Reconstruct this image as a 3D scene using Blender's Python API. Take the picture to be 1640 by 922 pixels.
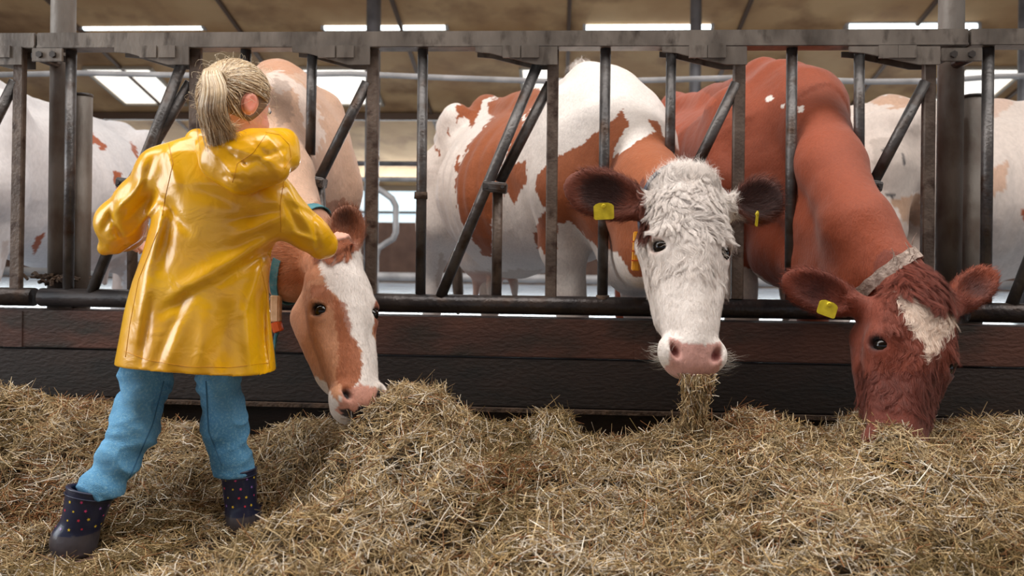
import bpy, math, random
import numpy as np
from mathutils import Vector, Matrix
from mathutils.bvhtree import BVHTree

rng = np.random.default_rng(7)
random.seed(7)
scene = bpy.context.scene
for o in list(bpy.data.objects):
    bpy.data.objects.remove(o)
C = scene.collection

# ------------------------------------------------------------------ camera
FPX = 1250.0
CAMZ = 0.80
HOR = 400.0
YAW, ROLL = math.radians(3.4), math.radians(0.7)
cam_d = bpy.data.cameras.new('camera')
cam = bpy.data.objects.new('camera', cam_d)
C.objects.link(cam)
cam_d.sensor_width = 36.0
cam_d.lens = FPX / 1640 * 36
cam_d.shift_y = -(461 - HOR) / 1640
cam_d.dof.use_dof = True
cam_d.dof.focus_distance = 2.25
cam_d.dof.aperture_fstop = 3.2
cam_d.clip_start = 0.05
MW = Matrix.Rotation(YAW, 4, 'Z') @ Matrix.Rotation(math.pi / 2, 4, 'X') @ Matrix.Rotation(ROLL, 4, 'Z')
MW.translation = Vector((0, 0, CAMZ))
cam.matrix_world = MW
scene.camera = cam
RM = np.array(MW.to_3x3())

# ------------------------------------------------------------------ colour management, world, lights
scene.view_settings.view_transform = 'Standard'
scene.view_settings.look = 'None'
scene.view_settings.gamma = 1
scene.view_settings.use_curve_mapping = False
scene.view_settings.exposure = 0.0
w = bpy.data.worlds.new('world')
scene.world = w
w.use_nodes = True
w.node_tree.nodes['Background'].inputs[0].default_value = (0.80, 0.90, 1.0, 1)
w.node_tree.nodes['Background'].inputs[1].default_value = 0.68


def area(name, loc, rot, sx, sy, power, col):
    l = bpy.data.lights.new(name, 'AREA')
    l.shape = 'RECTANGLE'; l.size = sx; l.size_y = sy; l.energy = power; l.color = col
    o = bpy.data.objects.new(name, l); C.objects.link(o)
    o.location = loc; o.rotation_euler = rot
    return o


# overhead lamps added under the closed roof, and daylight from the left and back
area('overhead_fill', (0, 1.5, 4.6), (math.radians(3), 0, 0), 12, 2.2, 470, (1.0, 0.97, 0.93))  # added lamp for top-down light on the heads, no skylight here
area('left_doorway_daylight', (-6.0, 0.6, 2.2), (math.radians(90), 0, math.radians(-78)), 3.0, 3.0, 170, (0.93, 0.97, 1.0))
area('back_opening_daylight', (0, 15.7, 1.75), (math.radians(-97), 0, 0), 24, 0.6, 800, (0.85, 0.94, 1.0))
area('stall_overhead_fill', (0, 7.0, 3.9), (0, 0, 0), 14, 1.6, 150, (0.93, 0.96, 1.0))  # added lamp brightening the stalls


# ------------------------------------------------------------------ pixel helpers (photograph frame 1640 x 922)
def ray(px, py):
    d = RM @ np.array([(px - 820) / FPX, (HOR - py) / FPX, -1.0])
    return d


def P(px, py, Y):
    d = ray(px, py)
    t = Y / d[1]
    return np.array([d[0] * t, Y, CAMZ + d[2] * t])


def PG(px, py, z):
    d = ray(px, py)
    t = (z - CAMZ) / d[2]
    return np.array([d[0] * t, d[1] * t, z])


def proj(V):
    q = (np.asarray(V) - np.array([0, 0, CAMZ])) @ RM
    return np.stack([820 - FPX * q[:, 0] / q[:, 2], HOR + FPX * q[:, 1] / q[:, 2]], 1)


def S(n, Y):      # n pixels at distance Y in metres
    return n * Y / FPX


# ------------------------------------------------------------------ tagging and linking
def tag(o, label=None, cat=None, group=None, kind=None):
    if label: o['label'] = label
    if cat: o['category'] = cat
    if group: o['group'] = group
    if kind: o['kind'] = kind
    return o


def link(name, me, mat=None, parent=None):
    o = bpy.data.objects.new(name, me)
    C.objects.link(o)
    if mat is not None:
        for m in (mat if isinstance(mat, (list, tuple)) else [mat]):
            me.materials.append(m)
    if parent is not None:
        o.parent = parent
    return o


def empty(name, loc=(0, 0, 0)):
    o = bpy.data.objects.new(name, None)
    C.objects.link(o)
    o.empty_display_size = 0.1
    o.location = [float(v) for v in loc]
    return o


def np_mesh(name, V, F, smooth=True, mats=None):
    V = np.asarray(V, np.float32); F = np.asarray(F, np.int32)
    me = bpy.data.meshes.new(name)
    n = F.shape[1]
    me.vertices.add(len(V)); me.vertices.foreach_set('co', V.ravel())
    me.loops.add(F.size); me.loops.foreach_set('vertex_index', F.ravel())
    me.polygons.add(len(F))
    me.polygons.foreach_set('loop_start', np.arange(0, F.size, n, dtype=np.int32))
    me.polygons.foreach_set('loop_total', np.full(len(F), n, np.int32))
    if smooth: me.polygons.foreach_set('use_smooth', np.ones(len(F), bool))
    if mats is not None: me.polygons.foreach_set('material_index', np.asarray(mats, np.int32))
    me.update(calc_edges=True)
    return me


def set_col(me, col):
    a = me.color_attributes.new('Col', 'FLOAT_COLOR', 'POINT')
    c = np.ones((len(me.vertices), 4), np.float32); c[:, :3] = col
    a.data.foreach_set('color', c.ravel())


def lin(r, g, b):
    v = np.array([r, g, b], float) / 255
    return np.where(v <= 0.04045, v / 12.92, ((v + 0.055) / 1.055) ** 2.4)


# ------------------------------------------------------------------ materials
def new_mat(name):
    m = bpy.data.materials.new(name); m.use_nodes = True
    nt = m.node_tree
    return m, nt, nt.nodes, nt.links, nt.nodes['Principled BSDF']


def mat_noise(name, c1, c2, scale=6, rough=0.6, metal=0.0, bump=0.0, bscale=60, stretch=(1, 1, 1), detail=6, spec=0.5, coatw=0.0,
              c3=None, s3=30, f3=(0.55, 0.7)):
    m, nt, N, L, b = new_mat(name)
    tc = N.new('ShaderNodeTexCoord'); mp = N.new('ShaderNodeMapping'); mp.inputs['Scale'].default_value = stretch
    L.new(tc.outputs['Object'], mp.inputs[0])
    nz = N.new('ShaderNodeTexNoise'); nz.inputs['Scale'].default_value = scale; nz.inputs['Detail'].default_value = detail
    L.new(mp.outputs[0], nz.inputs['Vector'])
    cr = N.new('ShaderNodeValToRGB')
    cr.color_ramp.elements[0].position = 0.35; cr.color_ramp.elements[1].position = 0.65
    cr.color_ramp.elements[0].color = (*c1, 1); cr.color_ramp.elements[1].color = (*c2, 1)
    L.new(nz.outputs['Fac'], cr.inputs[0])
    out = cr.outputs[0]
    if c3 is not None:
        n3 = N.new('ShaderNodeTexNoise'); n3.inputs['Scale'].default_value = s3; n3.inputs['Detail'].default_value = 8
        L.new(mp.outputs[0], n3.inputs['Vector'])
        mr = N.new('ShaderNodeMapRange'); mr.inputs[1].default_value = f3[0]; mr.inputs[2].default_value = f3[1]
        L.new(n3.outputs['Fac'], mr.inputs[0])
        mx = N.new('ShaderNodeMix'); mx.data_type = 'RGBA'
        L.new(mr.outputs[0], mx.inputs[0]); L.new(out, mx.inputs[6]); mx.inputs[7].default_value = (*c3, 1)
        out = mx.outputs[2]
    L.new(out, b.inputs['Base Color'])
    b.inputs['Roughness'].default_value = rough; b.inputs['Metallic'].default_value = metal
    b.inputs['Specular IOR Level'].default_value = spec
    b.inputs['Coat Weight'].default_value = coatw
    if bump > 0:
        n2 = N.new('ShaderNodeTexNoise'); n2.inputs['Scale'].default_value = bscale; n2.inputs['Detail'].default_value = 6
        L.new(mp.outputs[0], n2.inputs['Vector'])
        bp = N.new('ShaderNodeBump'); bp.inputs['Strength'].default_value = bump; bp.inputs['Distance'].default_value = 0.01
        L.new(n2.outputs['Fac'], bp.inputs['Height']); L.new(bp.outputs[0], b.inputs['Normal'])
    return m


def mat_attr(name, rough=0.6, bump=0.3, bscale=250, stretch=(1, 1, 1), spec=0.35, sheen=0.0, var=0.12, sub=0.0):
    m, nt, N, L, b = new_mat(name)
    at = N.new('ShaderNodeAttribute'); at.attribute_name = 'Col'
    tc = N.new('ShaderNodeTexCoord'); mp = N.new('ShaderNodeMapping'); mp.inputs['Scale'].default_value = stretch
    L.new(tc.outputs['Object'], mp.inputs[0])
    n2 = N.new('ShaderNodeTexNoise'); n2.inputs['Scale'].default_value = bscale; n2.inputs['Detail'].default_value = 5
    n2.inputs['Distortion'].default_value = 0.6
    L.new(mp.outputs[0], n2.inputs['Vector'])
    mr = N.new('ShaderNodeMapRange'); mr.inputs[1].default_value = 0.3; mr.inputs[2].default_value = 0.7
    mr.inputs[3].default_value = 1 - var; mr.inputs[4].default_value = 1 + var
    L.new(n2.outputs['Fac'], mr.inputs[0])
    vm = N.new('ShaderNodeVectorMath'); vm.operation = 'SCALE'
    L.new(at.outputs['Color'], vm.inputs[0]); L.new(mr.outputs[0], vm.inputs['Scale'])
    L.new(vm.outputs[0], b.inputs['Base Color'])
    b.inputs['Roughness'].default_value = rough; b.inputs['Specular IOR Level'].default_value = spec
    b.inputs['Sheen Weight'].default_value = sheen
    if bump > 0:
        bp = N.new('ShaderNodeBump'); bp.inputs['Strength'].default_value = bump; bp.inputs['Distance'].default_value = 0.004
        L.new(n2.outputs['Fac'], bp.inputs['Height']); L.new(bp.outputs[0], b.inputs['Normal'])
    return m


def mat_plain(name, c, rough=0.5, metal=0.0, spec=0.5, coatw=0):
    m, nt, N, L, b = new_mat(name)
    b.inputs['Base Color'].default_value = (*c, 1); b.inputs['Roughness'].default_value = rough
    b.inputs['Metallic'].default_value = metal; b.inputs['Specular IOR Level'].default_value = spec
    b.inputs['Coat Weight'].default_value = coatw
    return m


def mat_emit(name, c, s):
    m, nt, N, L, b = new_mat(name)
    b.inputs['Base Color'].default_value = (*c, 1)
    b.inputs['Emission Color'].default_value = (*c, 1); b.inputs['Emission Strength'].default_value = s
    return m


M = {}
M['steel'] = mat_noise('worn_steel', lin(62, 60, 60), lin(104, 101, 100), 9, 0.40, 0.5, 0.25, 90, c3=lin(62, 45, 34), s3=14, f3=(0.52, 0.7))
M['steel_brown'] = mat_noise('rusty_steel', lin(78, 66, 58), lin(112, 98, 88), 9, 0.5, 0.3, 0.25, 90, c3=lin(58, 42, 34), s3=18, f3=(0.5, 0.65))
M['rail'] = mat_noise('galvanised_rail', lin(86, 79, 73), lin(128, 120, 112), 9, 0.45, 0.35, 0.12, 70, (1, 1, .4), c3=lin(62, 54, 48), s3=26, f3=(0.55, 0.75))
M['tube'] = mat_noise('black_tube', lin(40, 38, 40), lin(66, 60, 58), 8, 0.33, 0.5, 0.35, 60, c3=lin(66, 52, 44), s3=16, f3=(0.55, 0.75))
M['post'] = mat_noise('grey_post', lin(98, 91, 84), lin(136, 129, 122), 5, 0.55, 0.25, 0.25, 50, (1, 1, 0.5), c3=lin(88, 70, 58), s3=9, f3=(0.5, 0.7))
M['bolt'] = mat_plain('bolt_steel', lin(80, 76, 74), 0.4, 0.7)
M['dirt'] = mat_noise('dried_muck', lin(52, 40, 32), lin(84, 66, 52), 30, 0.9, 0, 0.8, 80)
M['coat'] = mat_attr('cow_coat', 0.62, 0.55, 130, (1, 1, 0.55), 0.3, 0.15, 0.10)
M['coat_far'] = mat_attr('cow_coat_far', 0.65, 0.3, 60, (1, 1, 0.6), 0.3, 0.1, 0.08)
M['fur'] = mat_attr('fur_strands', 0.6, 0.0, 90, (1, 1, 1), 0.35, 0.1, 0.14)
M['eye'] = mat_plain('cow_eye', lin(12, 8, 8), 0.10, 0, 0.5, 0.0)
M['tag'] = mat_noise('yellow_plastic_tag', lin(190, 170, 20), lin(225, 205, 45), 40, 0.45, 0, 0.1)
M['hay'] = mat_attr('hay_straw', 0.55, 0.0, 40, (1, 1, 1), 0.35, 0.0, 0.2)
M['hay_base'] = mat_noise('hay_core', lin(36, 29, 18), lin(66, 53, 35), 40, 0.95, 0, 0.9, 90)  # core coloured darker than the straw, standing for shade in the gaps


# ------------------------------------------------------------------ hard-surface helpers
def frame_of(d):
    d = d / np.linalg.norm(d)
    u = np.cross(d, [0, 1.0, 0])
    if np.linalg.norm(u) < 0.1: u = np.cross(d, [1.0, 0, 0])
    u /= np.linalg.norm(u)
    return u, np.cross(d, u), d


class MB:
    def __init__(s): s.V = []; s.F = []; s.n = 0

    def add(s, V, F):
        s.V.append(np.asarray(V, float)); s.F += [[i + s.n for i in f] for f in F]; s.n += len(V)
        return s

    def tube(s, pts, r, seg=16, caps=True):
        pts = [np.asarray(p, float) for p in pts]; n = len(pts)
        rr = r if hasattr(r, '__len__') else [r] * n
        V = []; F = []
        d0 = pts[1] - pts[0]; u, v, _ = frame_of(d0)
        for i, p in enumerate(pts):
            d = pts[min(i + 1, n - 1)] - pts[max(i - 1, 0)]; d = d / np.linalg.norm(d)
            u = u - d * np.dot(u, d); u /= np.linalg.norm(u); v = np.cross(d, u)
            for k in range(seg):
                a = 2 * math.pi * k / seg
                V.append(p + rr[i] * (math.cos(a) * u + math.sin(a) * v))
        for i in range(n - 1):
            for k in range(seg):
                k2 = (k + 1) % seg
                F.append([i * seg + k, i * seg + k2, (i + 1) * seg + k2, (i + 1) * seg + k])
        if caps:
            F.append([k for k in range(seg)][::-1]); F.append([(n - 1) * seg + k for k in range(seg)])
        return s.add(V, F)

    def bar(s, a, b, w, t, bev=0.15):
        # rectangular bar from a to b, w across (in the XZ plane), t deep, chamfered edges
        a = np.asarray(a, float); b = np.asarray(b, float); d = b - a; d /= np.linalg.norm(d)
        dep = np.array([0, 1.0, 0]); dep = dep - d * np.dot(dep, d)
        if np.linalg.norm(dep) < 0.2: dep = np.array([0, 0, 1.0]) - d * d[2]
        dep /= np.linalg.norm(dep); u = np.cross(d, dep)
        c = min(w, t) * bev; hw, ht = w / 2, t / 2
        prof = [(hw - c, -ht), (hw, -ht + c), (hw, ht - c), (hw - c, ht), (-hw + c, ht), (-hw, ht - c), (-hw, -ht + c), (-hw + c, -ht)]
        V = [p + u * x + dep * y for p in (a, b) for x, y in prof]
        F = [[k, (k + 1) % 8, 8 + (k + 1) % 8, 8 + k] for k in range(8)] + [list(range(8))[::-1], list(range(8, 16))]
        return s.add(V, F)

    def box(s, lo, hi):
        lo = np.asarray(lo, float); hi = np.asarray(hi, float)
        V = [[(lo, hi)[i][0], (lo, hi)[j][1], (lo, hi)[k][2]] for i in (0, 1) for j in (0, 1) for k in (0, 1)]
        return s.add(V, [[0, 1, 3, 2], [4, 6, 7, 5], [0, 4, 5, 1], [2, 3, 7, 6], [0, 2, 6, 4], [1, 5, 7, 3]])

    def plate(s, poly, t, off=0.0):
        # polygon (3D points, any plane) extruded by t along +Y
        poly = [np.asarray(p, float) + np.array([0, off, 0]) for p in poly]; n = len(poly)
        V = poly + [p + np.array([0, t, 0]) for p in poly]
        F = [list(range(n))[::-1], list(range(n, 2 * n))] + [[k, (k + 1) % n, n + (k + 1) % n, n + k] for k in range(n)]
        return s.add(V, F)

    def build(s, name, mat, parent=None, smooth=False, bevel=0.0):
        me = bpy.data.meshes.new(name)
        V = np.concatenate(s.V)
        me.from_pydata(V.tolist(), [], s.F); me.update()
        import bmesh
        bm = bmesh.new(); bm.from_mesh(me); bmesh.ops.recalc_face_normals(bm, faces=bm.faces)
        if bevel > 0:
            bmesh.ops.bevel(bm, geom=list(bm.edges), offset=bevel, segments=2, affect='EDGES', clamp_overlap=True)
        bm.to_mesh(me); bm.free()
        if smooth:
            for p in me.polygons: p.use_smooth = len(p.vertices) < 6
        return link(name, me, mat, parent)

# ------------------------------------------------------------------ implicit-surface engine (sparse surface nets)
def nrm(v): v = np.asarray(v, float); return v / np.linalg.norm(v)


class Prim:
    def __init__(s, f, k=0.03, op='+'): s.f = f; s.k = k; s.op = op


def rc(a, b, ra, rb, k=0.03, op='+'):
    a = np.asarray(a, float); b = np.asarray(b, float); ab = b - a; L2 = max(float(ab @ ab), 1e-9)

    def f(p):
        t = np.clip(((p - a) @ ab) / L2, 0, 1)
        return np.linalg.norm(p - a - t[:, None] * ab, axis=1) - (ra + t * (rb - ra))
    return Prim(f, k, op)


def ell(c, r, R=None, k=0.03, op='+'):
    c = np.asarray(c, float); r = np.asarray(r, float)
    if R is not None: R = np.asarray(R, float)      # columns are the axes

    def f(p):
        q = p - c
        if R is not None: q = q @ R
        k0 = np.linalg.norm(q / r, axis=1); k1 = np.linalg.norm(q / (r * r), axis=1)
        return k0 * (k0 - 1) / np.maximum(k1, 1e-6)
    return Prim(f, k, op)


def sph(c, r, k=0.03, op='+'): return rc(c, np.asarray(c) + 1e-4, r, r, k, op)


def chain(nodes, k=0.04):
    return [rc(nodes[i][0], nodes[i + 1][0], nodes[i][1], nodes[i + 1][1], k) for i in range(len(nodes) - 1)]


def combine(prims, p, vals=None):
    d = None
    for i, pr in enumerate(prims):
        v = pr.f(p) if vals is None else vals[i]
        if d is None:
            if pr.op != '+': continue
            d = v; continue
        k = pr.k
        if pr.op == '+':
            h = np.maximum(k - np.abs(d - v), 0) / k
            d = np.minimum(d, v) - h * h * k * 0.25
        else:
            v = -v
            h = np.maximum(k - np.abs(d - v), 0) / k
            d = np.maximum(d, v) + h * h * k * 0.25
    return d


def sdf_mesh(prims, vox, lo, hi, disp=None, clip=None, B=12):
    lo = np.asarray(lo, float); hi = np.asarray(hi, float)
    nb = np.ceil((hi - lo) / (vox * B)).astype(int)
    ii = np.stack(np.meshgrid(*[np.arange(n) for n in nb], indexing='ij'), -1).reshape(-1, 3)
    cen = lo + (ii + 0.5) * B * vox
    vals = np.stack([pr.f(cen) for pr in prims])
    Rb = B * vox * 0.5 * math.sqrt(3)
    add = np.array([pr.op == '+' for pr in prims])
    ks = np.array([pr.k for pr in prims])
    act = vals[add].min(0) < Rb * 1.25 + 0.05
    dc = combine(prims, cen, vals)
    act &= np.abs(dc) < Rb * 1.9 + 0.05
    g = np.arange(B + 1); gg = np.stack(np.meshgrid(g, g, g, indexing='ij'), -1).reshape(-1, 3)
    big = (nb * B + 3).astype(np.int64)

    def key(c): return (c[:, 0] * big[1] + c[:, 1]) * big[2] + c[:, 2]
    keys = []; verts = []; quads = []
    for bi in np.nonzero(act)[0]:
        base = ii[bi] * B
        p = lo + (base + gg) * vox
        sel = [pr for j, pr in enumerate(prims) if vals[j, bi] < Rb * 1.8 + ks[j] * 1.3 + 0.02]
        d = combine(sel, p)
        if d is None: continue
        if disp is not None: d = d + disp(p, d)
        if clip is not None: d = np.maximum(d, clip(p))
        d = d.reshape(B + 1, B + 1, B + 1)
        s = d < 0
        if s.all() or not s.any(): continue
        # cells
        cnt = np.zeros((B, B, B), int)
        for a in (0, 1):
            for b_ in (0, 1):
                for c_ in (0, 1): cnt += s[a:B + a, b_:B + b_, c_:B + c_]
        cells = np.argwhere((cnt > 0) & (cnt < 8))
        acc = np.zeros((len(cells), 3)); num = np.zeros(len(cells))
        cor = [(a, b_, c_) for a in (0, 1) for b_ in (0, 1) for c_ in (0, 1)]
        for A in cor:
            for ax in range(3):
                if A[ax]: continue
                Bc = list(A); Bc[ax] = 1
                d1 = d[cells[:, 0] + A[0], cells[:, 1] + A[1], cells[:, 2] + A[2]]
                d2 = d[cells[:, 0] + Bc[0], cells[:, 1] + Bc[1], cells[:, 2] + Bc[2]]
                m = (d1 < 0) != (d2 < 0)
                t = np.where(m, d1 / np.where(m, d1 - d2, 1), 0)
                q = np.tile(np.array(A, float), (len(cells), 1)); q[:, ax] += t
                acc += np.where(m[:, None], q, 0); num += m
        verts.append(lo + (base + cells + acc / num[:, None]) * vox)
        keys.append(key((base + cells).astype(np.int64)))
        for ax in range(3):
            o1, o2 = [(1, 2), (2, 0), (0, 1)][ax]
            sl0 = [slice(0, B)] * 3; sl1 = [slice(0, B)] * 3; sl1[ax] = slice(1, B + 1)
            s0 = s[tuple(sl0)]; s1 = s[tuple(sl1)]
            e = np.argwhere(s0 != s1)
            if not len(e): continue
            fl = s0[e[:, 0], e[:, 1], e[:, 2]]
            e = (base + e).astype(np.int64)
            d1_ = np.zeros(3, np.int64); d1_[o1] = 1; d2_ = np.zeros(3, np.int64); d2_[o2] = 1
            q = np.stack([key(e - d1_ - d2_), key(e - d2_), key(e), key(e - d1_)], 1)
            q[~fl] = q[~fl][:, ::-1]
            ok = (e[:, o1] > 0) & (e[:, o2] > 0)
            quads.append(q[ok])
    K = np.concatenate(keys); V = np.concatenate(verts); Q = np.concatenate(quads)
    o = np.argsort(K); K = K[o]; V = V[o]
    idx = np.searchsorted(K, Q); idx = np.minimum(idx, len(K) - 1)
    ok = (K[idx] == Q).all(1)
    return V, idx[ok].astype(np.int32)


def vsmooth(V, F, it=2, lam=0.5):
    V = V.copy(); n = len(V)
    a = F.ravel(); b = np.roll(F, -1, 1).ravel()
    deg = np.bincount(a, minlength=n) + np.bincount(b, minlength=n)
    for _ in range(it):
        acc = np.zeros_like(V)
        for k in range(3):
            acc[:, k] = np.bincount(a, V[b, k], n) + np.bincount(b, V[a, k], n)
        V += lam * (acc / np.maximum(deg, 1)[:, None] - V)
    return V


def vnormals(V, F):
    fn = np.cross(V[F[:, 2]] - V[F[:, 0]], V[F[:, 3]] - V[F[:, 1]])
    n = np.zeros_like(V)
    for k in range(3):
        for c in range(4): n[:, k] += np.bincount(F[:, c], fn[:, k], len(V))
    return n / np.maximum(np.linalg.norm(n, axis=1), 1e-12)[:, None]


def inpoly(p, poly):
    x, y = p[:, 0], p[:, 1]; r = np.zeros(len(p), bool); n = len(poly)
    for i in range(n):
        x1, y1 = poly[i]; x2, y2 = poly[(i + 1) % n]
        if y1 == y2: continue
        r ^= ((y1 > y) != (y2 > y)) & (x < (x2 - x1) * (y - y1) / (y2 - y1) + x1)
    return r


def vnoise(p, s=1.0, seed=0):
    # smooth value noise
    q = p * s + seed * 17.3
    i = np.floor(q).astype(np.int64); f = q - i; f = f * f * (3 - 2 * f)

    def h(a, b, c):
        n = (a * 374761393 + b * 668265263 + c * 2147483647 + seed * 974711) & 0x7fffffff
        n = ((n ^ (n >> 13)) * 1274126177) & 0x7fffffff
        return ((n ^ (n >> 16)) & 0xffff) / 65535.0
    r = 0
    for a in (0, 1):
        for b in (0, 1):
            for c in (0, 1):
                wgt = (f[:, 0] if a else 1 - f[:, 0]) * (f[:, 1] if b else 1 - f[:, 1]) * (f[:, 2] if c else 1 - f[:, 2])
                r = r + wgt * h(i[:, 0] + a, i[:, 1] + b, i[:, 2] + c)
    return r * 2 - 1


def strands_mesh(name, paths, rad, cols, mat, parent=None, sides=3, nref=None):
    # paths: (n, m, 3); rad: (n, m) ; cols: (n, 3)
    n, m, _ = paths.shape
    d = np.gradient(paths, axis=1); d /= np.maximum(np.linalg.norm(d, axis=2, keepdims=True), 1e-9)
    ref = nrm([0.31, 0.52, 0.79]) if nref is None else nref[:, None, :]
    u = np.cross(d, ref); u /= np.maximum(np.linalg.norm(u, axis=2, keepdims=True), 1e-6)
    v = np.cross(d, u)
    if sides == 2:
        ring = np.stack([paths - u * rad[..., None], paths + u * rad[..., None]], 2)
    else:
        ring = np.stack([paths + rad[..., None] * (math.cos(a) * u + math.sin(a) * v) for a in [2 * math.pi * k / sides for k in range(sides)]], 2)
    V = ring.reshape(-1, 3)
    base = (np.arange(n)[:, None, None] * m + np.arange(m - 1)[None, :, None]) * sides
    ks = range(1) if sides == 2 else range(sides)
    F = []
    for k in ks:
        k2 = (k + 1) % sides
        F.append(np.concatenate([base + k, base + k2, base + sides + k2, base + sides + k], 2).reshape(-1, 4))
    me = np_mesh(name, V, np.concatenate(F), smooth=True)
    set_col(me, np.repeat(cols, m * sides, axis=0))
    o_ = link(name, me, mat, parent)
    if parent is not None: o_['kind'] = 'stuff'
    return o_


# ------------------------------------------------------------------ cows
ZC = 0.12     # level of the cow standing


def cow_frame(W, H, wid=1.0):
    # W = withers top, H = top of the hips (world); returns local -> world
    W = np.asarray(W); H = np.asarray(H)
    fx = W - H; L = math.hypot(fx[0], fx[1]); fx = np.array([fx[0], fx[1], 0]) / L
    fy = np.array([-fx[1], fx[0], 0])
    sx = L / 1.05; sz = (W[2] - ZC) / 1.42; szh = (H[2] - ZC) / 1.40
    o = np.array([W[0], W[1], 0]) - fx * 0.45 * sx

    def T(x, y, z):
        t = np.clip((0.45 - x) / 1.05, 0, 1.3)
        q = sz + (szh - sz) * t
        return o + fx * x * sx + fy * y * min(sx, 1.08) * wid + np.array([0, 0, ZC + z * (1 + (q - 1) * min(1, z / 1.2))])
    return T, fx, fy, 0.5 * (sx + sz)


def body_prims(T, s, neck=None, legs=True, lift=0.0):
    p = []
    A = lambda a, b, ra, rb, k=0.06: p.append(rc(T(*a), T(*b), ra * s, rb * s, k))
    A((.32, 0, 1.00), (-.30, 0, .98), .31, .345, .1)
    A((.25, 0, .86), (-.25, 0, .82), .26, .31, .1)
    A((-.1, .11, .9), (-.35, .12, .92), .29, .27, .08)
    A((-.1, -.11, .9), (-.35, -.12, .92), .29, .27, .08)
    A((.62, 0, 1.22), (.40, 0, 1.335), .10, .085, .10)
    A((.40, 0, 1.335), (-.1, 0, 1.30), .085, .07, .10)
    A((-.1, 0, 1.30), (-.62, 0, 1.325), .07, .065, .09)
    A((-.62, 0, 1.325), (-1.0, 0, 1.27), .065, .06, .08)
    A((-.62, 0, 1.08), (-.86, 0, 1.07), .27, .20, .08)
    for q in (-1, 1):
        A((-.60, .215 * q, 1.285), (-.66, .19 * q, 1.23), .045, .085, .09)       # hook bone
        A((-.60, .215 * q, 1.27), (-.98, .12 * q, 1.20), .045, .05, .09)
        A((-.78, .17 * q, 1.02), (-.80, .20 * q, .78), .17, .13, .08)
        A((.46, .17 * q, 1.20), (.56, .20 * q, .90), .12, .145, .09)           # shoulder blade
        A((.56, .20 * q, .90), (.50, .18 * q, .70), .14, .10, .06)
        if legs:
            A((-.80, .20 * q, .78), (-.98, .19 * q, .53), .12, .062, .06)
            A((-.98, .19 * q, .53), (-.93, .19 * q, .16), .056, .042, .03)
            A((-.93, .19 * q, .16), (-.86, .19 * q, .05), .05, .062, .03)
            A((.50, .18 * q, .70), (.55, .17 * q, .42), .09, .06, .05)
            A((.55, .17 * q, .42), (.55, .17 * q, .15), .055, .042, .03)
            A((.55, .17 * q, .15), (.60, .17 * q, .05), .05, .062, .03)
        for qq in (-.42, -.60):
            A((qq, .07 * q, .50), (qq, .075 * q, .43), .022, .014, .02)          # teats
    A((.55, 0, .98), (.66, 0, .90), .25, .21, .08)
    A((.66, 0, .86), (.70, 0, .76), .17, .13, .06)
    p.append(ell(T(-.55, 0, .64), (.19 * s, .19 * s, .15 * s), k=0.05))
    return p


def head_frame(O, Mz, n, wx=1.0, wy=1.0):
    O = np.asarray(O); Mz = np.asarray(Mz)
    D = Mz - O; L = np.linalg.norm(D); Z = -D / L
    N = np.asarray(n, float); N = nrm(N - Z * (N @ Z)); X = np.cross(N, Z)
    s = L / 0.55
    R = np.stack([X, N, Z], 1)

    def T(x, y, z): return O + s * (R @ np.array([x * wx, y * wy, z]))
    T.w = np.array([wx, wy, 1.0])
    return T, R, s


def head_prims(T, R, s):
    p = []
    E = lambda c, r, k=0.03, op='+': p.append(ell(T(*c), np.array(r) * s * T.w, R, k, op))
    A = lambda a, b, ra, rb, k=0.035: p.append(rc(T(*a), T(*b), ra * s, rb * s, k))
    E((0, -.075, -.11), (.096, .08, .115), .04)
    E((0, -.062, -.03), (.062, .055, .05), .04)
    E((0, -.060, -.18), (.097, .062, .12), .04)
    A((0, -.085, -.22), (0, -.075, -.45), .074, .052, .04)
    A((0, -.040, -.24), (0, -.042, -.46), .040, .034, .04)
    A((0, -.16, -.2), (0, -.12, -.44), .055, .034, .05)
    E((0, -.072, -.495), (.074, .055, .058), .03)
    E((0, -.115, -.495), (.052, .035, .045), .025)
    for q in (-1, 1):
        A((.052 * q, -.15, -.17), (.035 * q, -.125, -.38), .066, .04, .05)
        A((.070 * q, -.07, -.27), (.045 * q, -.065, -.42), .022, .02, .05)      # cheek crest
        E((.076 * q, -.055, -.215), (.030, .032, .042), .03)                       # eye socket bulge
        A((.062 * q, -.026, -.185), (.088 * q, -.040, -.196), .020, .013, .02)   # brow
        A((.088 * q, -.040, -.196), (.092 * q, -.062, -.200), .012, .010, .012)
        E((.053 * q, -.050, -.490), (.030, .030, .036), .02)                     # nostril wing
        Rn = R @ np.array(Matrix.Rotation(math.radians(28 * q), 3, 'Y'))
        p.append(ell(T(.050 * q, -.024, -.497), np.array((.011, .022, .023)) * s, Rn, .010, '-'))
        E((.092 * q, -.034, -.226), (.024, .021, .0140), .006, '-')              # eye opening
    E((0, -.094, -.545), (.062, .012, .012), .01, '-')
    return p


def ear_prims(base, tip, opening, width, thick=0.016, back=0.02):
    base = np.asarray(base); tip = np.asarray(tip); a = nrm(tip - base); L = np.linalg.norm(tip - base)
    n = np.asarray(opening, float); n = nrm(n - a * (n @ a)); u = np.cross(a, n)
    R = np.stack([a, u, n], 1)
    c = base + a * L * 0.55
    return [rc(base - a * 0.03, base + a * L * 0.35, 0.034, 0.030, 0.03),
            ell(c, (L * 0.50, width * 0.5, thick * 1.35), R, 0.03),
            ell(c + n * thick * 1.15, (L * 0.40, width * 0.36, thick * 1.15), R, 0.012, '-')], (a, u, n, c, L)

# ------------------------------------------------------------------ the barn
def roofz(Y): return 2.1 + 0.28 * (16 - Y)


def struct(mb, name, mat, parent=None, bevel=0):
    o = mb.build(name, mat, parent, bevel=bevel)
    if parent is None: o['kind'] = 'structure'
    return o


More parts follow.
